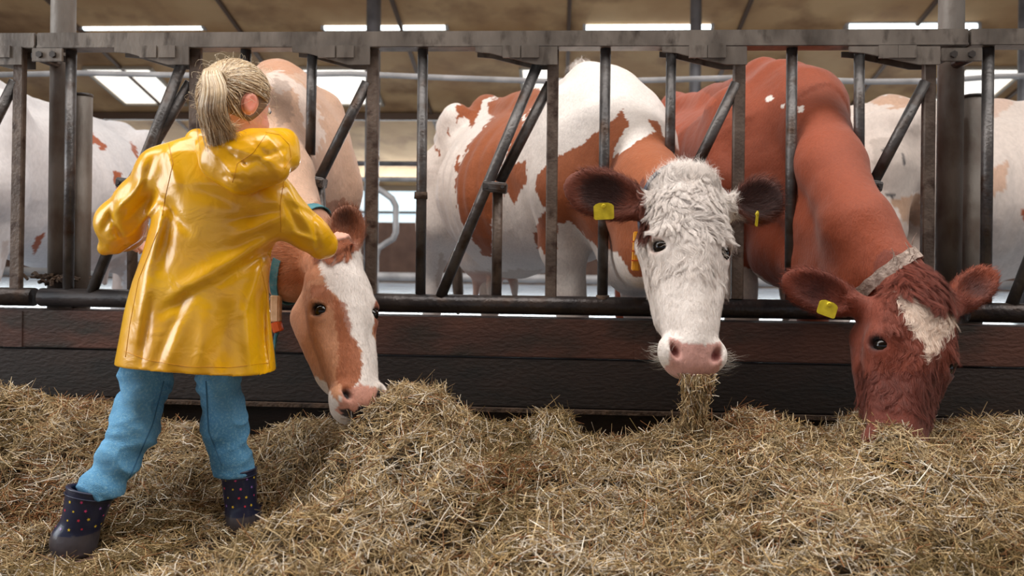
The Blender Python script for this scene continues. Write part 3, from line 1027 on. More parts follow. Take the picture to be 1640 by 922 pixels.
def colB(V, T, TH):
    c2 = lambda pts: crop_pts(pts, 640, 80, 2.195)
    polys = [
        (c2([(195, 450), (215, 400), (245, 330), (300, 265), (330, 225), (315, 190), (350, 160), (410, 142), (500, 138), (515, 165), (465, 215), (425, 240), (385, 330), (350, 420), (372, 470), (362, 520), (330, 560), (325, 722), (290, 720), (250, 655), (215, 600), (200, 560)]), BROWN),
        (c2([(385, 400), (450, 390), (445, 450), (425, 500), (400, 545), (385, 520), (372, 470)]), BROWN),
        (c2([(400, 262), (450, 235), (420, 290), (395, 370), (375, 390)]), BROWN),
        (c2([(190, 265), (205, 195), (250, 150), (330, 148), (345, 165), (290, 180), (280, 220), (258, 272), (225, 235), (205, 235), (168, 300), (165, 290)]), BROWN),
        (c2([(315, 230), (312, 190), (345, 165), (365, 175), (335, 225)]), BROWN),
        (c2([(200, 380), (215, 365), (212, 430), (200, 440)]), BROWN),
        (c2([(485, 430), (560, 375), (700, 290), (740, 250), (785, 205), (803, 262), (742, 380), (845, 320), (895, 292), (868, 245), (910, 255), (945, 322), (1010, 370), (1080, 420), (1080, 520), (900, 640), (880, 800), (830, 808), (800, 770), (770, 712), (700, 705), (600, 598), (555, 612), (550, 740), (520, 742), (480, 690), (478, 620), (500, 580), (520, 560), (485, 520)]), BROWN),
        (c2([(125, 335), (142, 360), (134, 385)]), BROWN),
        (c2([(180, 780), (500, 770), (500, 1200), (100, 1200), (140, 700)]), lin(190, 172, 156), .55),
    ]
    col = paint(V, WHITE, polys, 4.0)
    # udder and teats, hooves
    u = T(-.55, 0, .52)
    d = np.linalg.norm((V - u) * [1, 1, 1.3], axis=1)
    a = np.clip((.17 - d) / .05, 0, .7)[:, None]
    col = col * (1 - a) + lin(206, 160, 142) * a
    col[(V[:, 2] < .20)] = lin(50, 42, 38)
    loc, R, s = face_region(TH); L = loc(V)
    hd = (V[:, 1] < 2.52) & (L[:, 2] < .10)
    q = proj(V)
    n = vnoise(V, 40, 3) * 4
    ear = hd & ((q[:, 0] < 1038 + n + 0.15 * (q[:, 1] - 330)) | (q[:, 0] > 1179 + n)) & (q[:, 1] < 385)
    neck_b = hd & (L[:, 1] < -.19) & (q[:, 1] < 420)
    neck_c = hd & (L[:, 2] > -.30) & (V[:, 1] > 2.47)
    col[hd] = WHITE
    col[neck_b | neck_c] = BROWN
    col[ear] = lin(112, 58, 42)
    # dark fur inside the ears
    for base, tip in EARB:
        c = base * .42 + tip * .58
        dd = np.linalg.norm((V - c) * [1, .8, 1.2], axis=1)
        inner = ear & (dd < .075)
        a = np.clip((.09 - dd) / .04, 0, .9)[:, None] * inner[:, None]
        col = col * (1 - a) + lin(44, 22, 20) * a
        col = blend_near(V, col, base * .93 + tip * .07 + np.array([0, -.01, -.035]), .022, WHITE, .8)
    # pink nose pad
    x, y, z = L.T
    pad = hd & (z < -.466 + .02 * np.abs(x / .06) ** 2 + .006 * vnoise(V, 60, 8)) & (y > -.10) & (np.abs(x) < .062)
    col[pad] = lin(206, 158, 148)
    padw = hd & (y < -.093) & (z < -.44)
    col[padw] = lin(196, 160, 140)
    for qx in (-1, 1):
        col = blend_near(V, col, TH(.050 * qx, -.040, -.497), .026, lin(120, 62, 58), .7)
        col = blend_near(V, col, TH(.092 * qx, -.034, -.226), .026 * s, lin(190, 140, 120), .7)
        col = blend_near(V, col, TH(.092 * qx, -.034, -.226), .0195 * s, lin(60, 40, 36), .25)
    return np.clip(col * (1 + .05 * vnoise(V, 12, 11))[:, None], 0, 1)


EARB = [(P(1044, 332, 2.40), P(909, 297, 2.36)), (P(1174, 332, 2.38), P(1249, 312, 2.33))]
WB, HB = P(955, 106, 3.22), P(785, 152, 4.05)
cb = make_cow('white-faced cow facing the camera with brown and white patched body, eating hay', WB, HB, neckB, headB,
              [(EARB[0][0], EARB[0][1], (0.15, -1, .05), .155), (EARB[1][0], EARB[1][1], (-.55, -.8, .05), .145)],
              .0075, ((-1.3, 1.85, -.02), (1.3, 5.2, 1.85)), colB)
headO = cb['o']
loc, RB, sB = face_region(THB)


def mB(p):
    L = loc(p)
    return ((L[:, 2] > -.30) & (L[:, 1] > -.12) & (np.abs(L[:, 0]) < .115) & (p[:, 1] < 2.45)) * (0.35 + 1.2 * (L[:, 2] > -.20))


def dB(p, N):
    # whorled: hair runs outward and down from the crown
    L = loc(p)
    d = np.stack([L[:, 0] * 5 + .7 * vnoise(p, 22, 31), 0 * L[:, 0], -(.9 + 0.0 * L[:, 2]) + 1.0 * vnoise(p, 20, 32)], 1)
    up = L[:, 2] > -.05
    d[up, 2] += 1.1
    return d @ RB.T


fur('forehead_curls', cb['V'], cb['F'], cb['col'], headO, 26000, mB, dB, .026, .42, .00050, .55, 6, .07, clump=34, cw=.8)
mB2 = lambda p: ((loc(p)[:, 1] > -.2) & (loc(p)[:, 2] < .06) & (p[:, 1] < 2.45) & (loc(p)[:, 2] > -.44) & (np.abs(loc(p)[:, 0]) < .13)) * 1.0
dB2 = lambda p, N: np.tile(RB @ np.array([0, 0, -1.0]), (len(p), 1)) + 0.35 * vnoise(p, 18, 5)[:, None]
fur('face_hair', cb['V'], cb['F'], cb['col'], headO, 30000, mB2, dB2, .010, .16, .0004, .1, 3, .05, clump=14, cw=.5)


def ear_fringe(c, base, tip, n, ln, colr, parent):
    m_ = lambda p: (np.linalg.norm(p - (base * .45 + tip * .55), axis=1) < .105) * 1.0
    def d_(p, N): return (p - base) * 1.0 + 0.35 * N * .1
    cc = c['col'] * 1.05
    fur('ear_hair', c['V'], c['F'], cc, parent, n, m_, d_, ln, .55, .00045, .2, 4, .25)


for b_, t_ in EARB: ear_fringe(cb, b_, t_, 4500, .020, None, headO)
# poll tuft flaring upward
mt = lambda p: ((loc(p)[:, 2] > -.045) & (p[:, 1] < 2.45) & (np.abs(loc(p)[:, 0]) < .075)) * 1.0
fur('poll_tuft', cb['V'], cb['F'], cb['col'], headO, 2600, mt, lambda p, N: np.stack([vnoise(p, 25, 2) * .8 + (p[:, 0] - OB[0]) * 6, vnoise(p, 20, 3) * .4, 1 + 0 * p[:, 0]], 1), .038, .5, .0005, .45, 5)
# whiskers at the muzzle
mw = lambda p: ((loc(p)[:, 2] < -.46) & (np.abs(loc(p)[:, 0]) > .055) & (p[:, 1] < 2.4)) * 1.0
fur('whiskers', cb['V'], cb['F'], cb['col'] * 0 + lin(205, 200, 190), headO, 120, mw, lambda p, N: N + np.sign(loc(p)[:, 0])[:, None] * RB[:, 0] * .6, .035, 1.2, .00035, .3, 5)
# white tuft on the withers
mwt = lambda p: (np.linalg.norm(p - (WB + np.array([-.06, .05, 0])), axis=1) < .05) * 1.0
fur('withers_tuft', cb['V'], cb['F'], cb['col'] * 0 + WHITE, headO, 500, mwt, lambda p, N: np.stack([-.5 + vnoise(p, 25, 2), 0 * p[:, 0], 1 + 0 * p[:, 0]], 1), .03, .7, .0008, .4, 5)
for q in (-1, 1):
    ml = (lambda c_: (lambda p: (np.linalg.norm(p - c_, axis=1) < .024) * (p[:, 2] > c_[2] - .002) * 1.0))(cb['eyes'][0 if q < 0 else 1])
    fur('eyelashes', cb['V'], cb['F'], cb['col'] * 0 + lin(225, 215, 205), headO, 130, ml, (lambda q_: lambda p, N: np.tile(RB @ np.array([q_ * 1., .4, -.5]), (len(p), 1)))(q), .018, .8, .0004, .1, 4)
e0 = EARB[0]
ct = P(967, 338, 2.345)
add_tag(headO, ct, (1, 0, 0.05), (-.05, -.1, 1), (0, -1, -.1), .060, .050, 'yellow tag in the ear at the left')
add_tag(headO, P(1213, 350, 2.31), (.35, .9, 0), (.1, 0, 1), (-.9, -.35, 0), .05, .045, 'yellow tag in the ear at the right, seen nearly edge-on')
bvB = BVHTree.FromPolygons(cb['V'].tolist(), cb['F'].tolist())
M['collar_dark'] = mat_noise('dark_strap', lin(50, 56, 70), lin(80, 88, 104), 40, .7)
M['collar_yellow'] = mat_noise('yellow_plastic', lin(225, 150, 20), lin(245, 175, 40), 40, .4)
M['collar_teal'] = mat_noise('teal_strap', lin(50, 110, 124), lin(84, 140, 150), 40, .7)
M['collar_beige'] = mat_noise('beige_plastic', lin(205, 170, 130), lin(230, 196, 160), 40, .5)
M['collar_orange'] = mat_plain('orange_plastic', lin(215, 96, 40), .5)
M['collar_cloth'] = mat_noise('frayed_webbing', lin(140, 122, 112), lin(196, 178, 166), 60, .85, 0, .5, 120)
cB = P(1098, 375, 2.52)
co, cp, cd = ring_on(bvB, cB, (0.1, -1, -.25), .035, .004, M['collar_dark'], 'collar', headO)
blk = P(1019, 402, near_px(cp, 1021, 402)[1] - .012)
MB().bar(blk + [0.004, 0, .062], blk + [-.002, 0, -.062], .026, .035).build('collar_block', M['collar_yellow'], co, bevel=.004)
for dz in (-.03, 0, .03):
    MB().bar(blk + [-.002, -.018, dz - .002], blk + [-.002, -.018, dz + .002], .030, .006).build('block_rib', M['collar_orange'], co)

# ================================================================== COW A: tan cow being petted, head down at the girl's side
OA, MAz = P(548, 388, 2.36), P(596, 650, 2.08)
headA = head_frame(OA, MAz, (0.62, -0.72, 0.25), 1.03, 1.16)
THA = headA[0]


def neckA(T, s):
    return (chain([(T(.55, 0, 1.26), .13), (P(440, 180, 2.95), .125), (P(444, 280, 2.70), .11), (P(474, 372, 2.50), .088), (P(528, 412, 2.46), .075)], .08) +
            chain([(T(.60, 0, 1.05), .24), (P(440, 280, 2.92), .17), (P(447, 350, 2.70), .125), (P(485, 412, 2.50), .11)], .08) +
            chain([(T(.66, 0, .88), .17), (P(440, 400, 2.80), .10), (P(468, 440, 2.54), .09)], .08))


EARA = [(P(560, 405, 2.40), P(553, 330, 2.40)), (P(512, 418, 2.40), P(420, 408, 2.50))]


def colA(V, T, TH):
    c6 = lambda pts: crop_pts(pts, 400, 320, 2.427)
    base = paint(V, lin(204, 168, 144), [
        ([(425, 115), (445, 110), (500, 150), (520, 210), (505, 260), (490, 200), (470, 140), (440, 150)], lin(222, 206, 196), .8),
        ([(432, 150), (440, 125), (462, 130), (470, 165), (462, 195), (445, 200)], lin(140, 120, 108), .5),  # hollow by the withers, its shade put into the coat colour
        ([(385, 95), (450, 90), (500, 120), (470, 118), (420, 110)], lin(190, 132, 96), .6),
        ([(500, 320), (560, 320), (560, 360), (500, 370)], lin(150, 92, 62), .7),
        ([(280, 150), (312, 150), (318, 240), (285, 250)], lin(190, 140, 120), .6)], 6)
    loc_, R, s = face_region(TH); L = loc_(V)
    hd = (V[:, 1] < 2.60) & (L[:, 2] < .13)
    hc = paint(V, lin(196, 142, 108), [
        (c6([(235, 195), (270, 260), (300, 330), (350, 390), (365, 470), (400, 530), (430, 570), (435, 620), (430, 690), (400, 730), (370, 760), (340, 780), (310, 750), (300, 712), (230, 680), (160, 620), (112, 555), (60, 470), (90, 540), (150, 640), (240, 740), (300, 900), (640, 900), (640, 760), (560, 700), (520, 640), (500, 560), (482, 520), (480, 440), (500, 345), (445, 205), (400, 150), (330, 175)]), WHITE),
        (c6([(330, 380), (365, 400), (400, 520), (430, 575), (435, 690), (370, 755), (330, 690), (350, 560), (330, 480)]), lin(160, 90, 56), .8),
        (c6([(480, 440), (500, 345), (540, 340), (540, 480), (485, 520)]), lin(150, 84, 54)),
        (c6([(230, 330), (300, 330), (345, 400), (330, 440), (300, 400), (240, 380)]), lin(160, 88, 54), .6),
        (c6([(60, 170), (260, 170), (270, 300), (200, 330), (60, 330)]), lin(190, 126, 88), .7),
        (c6([(300, 20), (450, 20), (445, 190), (400, 205), (330, 200)]), lin(158, 98, 70), .9)], 3.0)
    col = np.where(hd[:, None], hc, base)
    x, y, z = L.T
    pad = hd & (z < -.455 + .008 * vnoise(V, 60, 8)) & (y > -.09) & (np.abs(x) < .068)
    col[pad] = lin(206, 150, 132)
    dk = pad & ((z + .010 * vnoise(V, 55, 4) < -.505) | ((vnoise(V, 38, 4) + .5 * vnoise(V, 90, 5) > .55) & (z < -.478)))
    col[dk] = lin(46, 40, 44)
    col[hd & (z < -.515)] = lin(52, 44, 46)
    for qx in (-1, 1):
        col = blend_near(V, col, TH(.050 * qx, -.040, -.497), .024, lin(40, 26, 26), .5)
        col = blend_near(V, col, TH(.092 * qx, -.034, -.226), .030 * s, lin(110, 60, 40), .8)
        col = blend_near(V, col, TH(.092 * qx, -.034, -.226), .023 * s, lin(26, 20, 22), .3)
    b_, t_ = EARA[0]
    col = blend_near(V, col, t_ * .75 + b_ * .25 + np.array([0, -.01, 0]), .065, lin(70, 44, 38), .9)
    col[(V[:, 2] < .20)] = lin(50, 42, 38)
    return np.clip(col * (1 + .05 * vnoise(V, 12, 11))[:, None], 0, 1)


WA, HA = P(448, 100, 3.30), P(424, 158, 4.30)
ca = make_cow('tan cow with a white blaze, head down in the hay beside the child in yellow', WA, HA, neckA, headA,
              [(EARA[0][0], EARA[0][1], (.25, -.8, .45), .115), (EARA[1][0], EARA[1][1], (0.1, -.75, .5), .10)],
              .0075, ((-2.2, 1.85, -.02), (.6, 5.6, 1.85)), colA, wid=.86)
locA, RA, sA = face_region(THA)
mA = lambda p: ((locA(p)[:, 1] > -.12) & (locA(p)[:, 2] > -.44) & (locA(p)[:, 2] < .08) & (p[:, 1] < 2.5)) * 1.0
fur('face_hair', ca['V'], ca['F'], ca['col'], ca['o'], 24000, mA, lambda p, N: np.tile(RA @ np.array([0, 0, -1.0]), (len(p), 1)) + .3 * vnoise(p, 18, 5)[:, None], .009, .12, .0004, .1, 3, .08)
mA2 = lambda p: ((np.linalg.norm(p - THA(0.02, -.02, .0), axis=1) < .06) & (p[:, 1] < 2.5)) * 1.0
fur('poll_tuft', ca['V'], ca['F'], ca['col'] * 0 + lin(168, 100, 66), ca['o'], 3500, mA2, lambda p, N: np.tile(RA @ np.array([.15, 0, -1.0]), (len(p), 1)), .045, .30, .0005, .25, 6, .15, clump=30)
for b_, t_ in EARA: ear_fringe(ca, b_, t_, 3000, .016, None, ca['o'])
mwA = lambda p: ((locA(p)[:, 2] < -.47) & (p[:, 1] < 2.4)) * 1.0
fur('whiskers', ca['V'], ca['F'], ca['col'] * 0 + lin(205, 200, 190), ca['o'], 60, mwA, lambda p, N: N, .03, 1.2, .00035, .3, 5)
bvA = BVHTree.FromPolygons(ca['V'].tolist(), ca['F'].tolist())
cA_ = P(468, 440, 2.51)
coA, cpA, cdA = ring_on(bvA, cA_, (.93, -.2, -.38), .028, .004, M['collar_teal'], 'collar', ca['o'])
bk = P(442, 500, near_px(cpA, 441, 490)[1] - .02)
MB().bar(bk + [0.0, 0, .055], bk + [.0, 0, -.03], .034, .03).build('buckle_block', M['collar_beige'], coA, bevel=.004)
MB().bar(bk + [0.0, -.001, -.03], bk + [.010, 0, -.062], .032, .03).build('buckle_foot', M['collar_orange'], coA, bevel=.004)
MB().tube([bk + [.008, 0, -.055], bk + [0, 0, -.08], bk + [-.006, 0, -.125], bk + [.002, 0, -.175]], [.007, .006, .005, .003], 6).build('strap_end', M['collar_teal'], coA)

# ================================================================== COW C: red cow, head in the hay
OC, MCz = P(1492, 449, 2.20), P(1455, 750, 2.00)
headC = head_frame(OC, MCz, (0.15, -0.9, 0.3), 1.24, 1.06)
THC = headC[0]


def neckC(T, s):
    return (chain([(T(.58, 0, 1.27), .13), (P(1284, 172, 3.02), .145), (P(1330, 265, 2.70), .105), (P(1374, 365, 2.46), .098), (P(1455, 470, 2.30), .08)], .06) +
            chain([(T(.60, 0, 1.05), .25), (P(1264, 290, 3.02), .18), (P(1332, 370, 2.70), .108), (P(1388, 455, 2.44), .11)], .06) +
            chain([(T(.66, 0, .88), .18), (P(1262, 400, 2.95), .13), (P(1340, 445, 2.62), .09)], .06))


EARC = [(P(1378, 492, 2.26), P(1258, 447, 2.26)), (P(1522, 492, 2.30), P(1590, 436, 2.38))]


def colC(V, T, TH):
    c8 = lambda pts: crop_pts(pts, 1240, 400, 2.88)
    c4 = lambda pts: crop_pts(pts, 1220, 0, 1.921)
    base = paint(V, REDBR, [
        (c4([(10, 300), (30, 290), (38, 300), (15, 318)]), WHITE), (c4([(108, 325), (130, 325), (128, 345), (110, 345)]), WHITE),
        (c4([(58, 320), (72, 320), (68, 332), (58, 332)]), WHITE),
        ([(1150, 405), (1200, 430), (1235, 455), (1262, 490), (1262, 700), (1100, 700), (1100, 430)], lin(206, 190, 178)),
        ([(1030, 140), (1100, 130), (1150, 160), (1060, 240)], lin(178, 84, 48), .5)], 1.6)
    loc_, R, s = face_region(TH); L = loc_(V)
    hd = (V[:, 1] < 2.30) & (L[:, 2] < .06)
    hc = paint(V, lin(124, 58, 40), [
        (c8([(575, 160), (590, 240), (620, 320), (650, 390), (695, 430), (712, 512), (722, 514), (742, 480), (775, 440), (800, 400), (842, 350), (845, 290), (820, 205), (700, 190)]), lin(232, 212, 196)),
        (c8([(330, 560), (900, 560), (900, 950), (330, 950)]), lin(92, 42, 34), .6)], 3.0)  # last polygon darkens the lower face, shade from above put into the colour
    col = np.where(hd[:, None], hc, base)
    x, y, z = L.T
    col[hd & (z < -.47) & (y > -.1)] = lin(120, 66, 60)
    for qx in (-1, 1):
        col = blend_near(V, col, TH(.050 * qx, -.040, -.497), .024, lin(40, 20, 20), .5)
        col = blend_near(V, col, TH(.092 * qx, -.034, -.226), .028 * s, lin(84, 38, 30), .7)
        col = blend_near(V, col, TH(.092 * qx, -.034, -.226), .020 * s, lin(30, 18, 18), .35)
    for b_, t_ in EARC:
        col = blend_near(V, col, b_ * .42 + t_ * .58 + np.array([0, -.02, 0]), .075, lin(60, 26, 24), .9)
    col[(V[:, 2] < .20)] = lin(50, 42, 38)
    return np.clip(col * (1 + .07 * vnoise(V, 10, 11))[:, None], 0, 1)


WC, HC = P(1232, 97, 3.24), P(1085, 146, 4.15)
cc_ = make_cow('red-brown cow with a white forehead patch and muzzle down in the hay at the right', WC, HC, neckC, headC,
               [(EARC[0][0], EARC[0][1], (.1, -1, .05), .125), (EARC[1][0], EARC[1][1], (-.5, -.85, 0), .10)],
               .0075, ((-.6, 1.75, -.02), (1.9, 5.4, 1.9)), colC)
locC, RC, sC = face_region(THC)
mC = lambda p: ((locC(p)[:, 1] > -.14) & (locC(p)[:, 2] > -.44) & (locC(p)[:, 2] < .06) & (p[:, 1] < 2.35)) * 1.0
fur('face_hair', cc_['V'], cc_['F'], cc_['col'], cc_['o'], 20000, mC, lambda p, N: np.tile(RC @ np.array([0, 0, -1.0]), (len(p), 1)) + .3 * vnoise(p, 18, 5)[:, None], .009, .12, .0004, .1, 3, .08)
wm = lambda p: ((locC(p)[:, 1] > -.10) & (locC(p)[:, 2] > -.26) & (locC(p)[:, 2] < 0) & (np.abs(locC(p)[:, 0]) < .09) & (p[:, 1] < 2.35)) * 1.0
fur('forehead_hair', cc_['V'], cc_['F'], cc_['col'], cc_['o'], 9000, wm, lambda p, N: np.tile(RC @ np.array([0, 0, -1.0]), (len(p), 1)) + 1.0 * vnoise(p, 22, 5)[:, None] * RC[:, 0], .022, .35, .0005, .5, 6, .07, clump=24)
mC2 = lambda p: ((np.linalg.norm(p - THC(.0, -.02, 0), axis=1) < .085) & (p[:, 1] < 2.35) & (locC(p)[:, 2] > -.05)) * 1.0
fur('poll_tuft', cc_['V'], cc_['F'], cc_['col'] * 0 + lin(120, 52, 34), cc_['o'], 7000, mC2, lambda p, N: np.tile(RC @ np.array([-.25, 0, -1.0]), (len(p), 1)) + .6 * vnoise(p, 20, 5)[:, None] * RC[:, 0], .046, .42, .0005, .35, 6, .15, clump=30)
for b_, t_ in EARC: ear_fringe(cc_, b_, t_, 3500, .016, None, cc_['o'])
add_tag(cc_['o'], P(1325, 494, 2.215), (1, 0, -.35), (.3, 0, 1), (0, -1, -.1), .052, .042, 'yellow tag in the ear at the left, tilted')
bvC = BVHTree.FromPolygons(cc_['V'].tolist(), cc_['F'].tolist())
coC, cpC, cdC = ring_on(bvC, P(1412, 450, 2.40), (.55, -.35, -.75), .036, .005, M['collar_cloth'], 'collar', cc_['o'], wob=.0015)
thr = MB()
for i in range(26):
    q = cpC[rng.integers(0, len(cpC))]
    if q[2] < CAMZ - .1: continue
    e = q + cdC * rng.normal(0, .02)
    thr.tube([e, e + np.array([rng.normal(0, .01), -.005, .02]), e + np.array([rng.normal(0, .02), -.01, .035])], [.002, .0015, .0008], 5)
thr.build('frayed_threads', M['collar_cloth'], coC)['kind'] = 'stuff'


# ================================================================== COWS D and E: bodies behind, heads out of the frame
def colD(V, T, TH):
    c4 = lambda pts: crop_pts(pts, 1220, 0, 1.921)
    col = paint(V, lin(214, 202, 194), [
        (c4([(320, 300), (350, 285), (440, 290), (480, 320), (420, 340), (340, 320)]), lin(190, 150, 122), .8),
        (c4([(330, 430), (400, 420), (500, 380), (500, 560), (420, 620), (360, 560)]), lin(150, 138, 130), .45),
        (c4([(400, 620), (470, 590), (500, 640), (500, 700), (430, 680)]), lin(176, 134, 100), .8),
        (c4([(340, 700), (520, 640), (540, 900), (420, 820)]), lin(150, 124, 108), .5),
        (c4([(700, 290), (760, 270), (780, 300), (720, 360), (690, 380)]), lin(200, 168, 150), .7),
        (c4([(700, 520), (750, 500), (760, 570), (710, 610)]), lin(200, 160, 134), .8),
        (c4([(795, 640), (830, 640), (830, 700), (800, 690)]), lin(170, 92, 60))], 6, 5)
    v = vnoise(V, 26, 7) > .55
    q = proj(V); m = v & (q[:, 0] > 1400) & (q[:, 0] < 1482) & (q[:, 1] > 215) & (q[:, 1] < 320)
    col[m] = lin(90, 86, 86)
    col[(V[:, 2] < .20)] = lin(50, 42, 38)
    return col


def generic_head(T, s, side=0):
    O = T(1.15, side, 1.02); Mz_ = T(1.42, side * 1.2, .56)
    n = T(1.5, side, 1.3) - T(1.2, side, .95)
    return head_frame(O, Mz_, n)


def generic_neck(side):
    return lambda T, s: (chain([(T(.58, 0, 1.24), .15), (T(.85, side * .6, 1.20), .12), (T(1.12, side, 1.0), .10)], .08) +
                         chain([(T(.60, 0, 1.0), .24), (T(.86, side * .6, 1.02), .15), (T(1.10, side, .92), .11)], .08))


def gen_ears(T, side):
    hx = T(1.10, side, 1.0)
    return [(T(1.10, side + .09 * q, .97), T(1.06, side + .26 * q, .99), T(2, 0, 1) - T(1, 0, 1), .11) for q in (-1, 1)]


def far_cow(label, W, H, colf, vox=.013, side=0.0):
    T, fx, fy, s = cow_frame(W, H)
    hf = generic_head(T, s, side)
    cs = [W, H, T(1.7, 0, 1), T(-1.3, 0, 1)]
    lo = np.min(cs, 0) - .75; hi = np.max(cs, 0) + .75; lo[2] = -.02; hi[2] = 2.1
    return make_cow(label, W, H, generic_neck(side), hf, gen_ears(T, side), vox, (lo, hi), colf, 'coat_far')


WD, HD = P(1760, 150, 4.35), P(1428, 156, 4.15)
far_cow('pale cow with beige and grey patches standing sideways behind the right thick post', WD, HD, colD)


def colE(V, T, TH):
    c8 = lambda pts: crop_pts(pts, 0, 90, 2.363)
    col = paint(V, lin(222, 220, 222), [
        (c8([(350, 290), (375, 310), (402, 350), (380, 345), (348, 325)]), lin(170, 92, 56)),
        (c8([(432, 440), (455, 445), (458, 495), (436, 480)]), lin(170, 92, 56)),
        (c8([(495, 320), (520, 350), (520, 395), (500, 360)]), lin(170, 92, 56)),
        (c8([(125, 690), (160, 670), (160, 710), (125, 750)]), lin(160, 84, 50)),
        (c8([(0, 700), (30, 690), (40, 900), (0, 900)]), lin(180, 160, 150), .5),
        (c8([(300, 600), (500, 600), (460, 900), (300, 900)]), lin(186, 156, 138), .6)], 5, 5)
    col[(V[:, 2] < .20)] = lin(50, 42, 38)
    return col


WE, HE = P(-55, 112, 3.75), P(183, 196, 5.0)
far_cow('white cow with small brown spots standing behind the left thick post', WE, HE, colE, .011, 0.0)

# ------------------------------------------------------------------ the girl
YG = 2.10
M['skin'] = mat_attr('skin', 0.5, 0.0, 60, (1, 1, 1), 0.4, 0.0, 0.03)
m, nt, N_, L_, b_ = new_mat('yellow_pvc')
M['pvc'] = m
tc = N_.new('ShaderNodeTexCoord'); nz = N_.new('ShaderNodeTexNoise'); nz.inputs['Scale'].default_value = 7; nz.inputs['Detail'].default_value = 4
L_.new(tc.outputs['Object'], nz.inputs['Vector'])
cr = N_.new('ShaderNodeValToRGB'); cr.color_ramp.elements[0].position = .3; cr.color_ramp.elements[1].position = .7
cr.color_ramp.elements[0].color = (*lin(234, 170, 0), 1); cr.color_ramp.elements[1].color = (*lin(246, 190, 4), 1)
L_.new(nz.outputs['Fac'], cr.inputs[0]); L_.new(cr.outputs[0], b_.inputs['Base Color'])
b_.inputs['Roughness'].default_value = .30; b_.inputs['Specular IOR Level'].default_value = .6
b_.inputs['Coat Weight'].default_value = .5; b_.inputs['Coat Roughness'].default_value = .22
nz2 = N_.new('ShaderNodeTexNoise'); nz2.inputs['Scale'].default_value = 16; nz2.inputs['Detail'].default_value = 3; nz2.inputs['Distortion'].default_value = .8
L_.new(tc.outputs['Object'], nz2.inputs['Vector'])
bp = N_.new('ShaderNodeBump'); bp.inputs['Strength'].default_value = .22; bp.inputs['Distance'].default_value = .02
L_.new(nz2.outputs['Fac'], bp.inputs['Height']); L_.new(bp.outputs[0], b_.inputs['Normal'])
M['seam'] = mat_plain('seam_thread', lin(214, 148, 0), .5)
M['pvc_in'] = mat_plain('coat_lining', lin(170, 130, 40), .8)
M['denim'] = mat_noise('light_denim', lin(72, 140, 188), lin(108, 172, 216), 5, .8, 0, .5, 420, (1, 1, 1), c3=lin(140, 194, 220), s3=160, f3=(.48, .8))
M['rubber'] = mat_attr('boot_rubber', .28, .15, 60, (1, 1, 1), .5, 0, .12)
M['hair'] = mat_attr('blonde_hair', .38, 0, 60, (1, 1, 1), .5, 0, .12)
M['tie'] = mat_plain('hair_tie', lin(190, 170, 140), .6)

HC_ = P(377, 160, 2.06)           # centre of the skull
HR_ = np.array([.082, .098, .104])
fdir = nrm([.52, .80, -.30])      # where the face looks
fup = nrm(np.array([0, 0, 1.0]) - fdir * fdir[2]); fside = np.cross(fdir, fup)
HRm = np.stack([fside, fdir, fup], 1)


def HT(x, y, z): return HC_ + HRm @ np.array([x, y, z])


SKIN = lin(232, 178, 158)


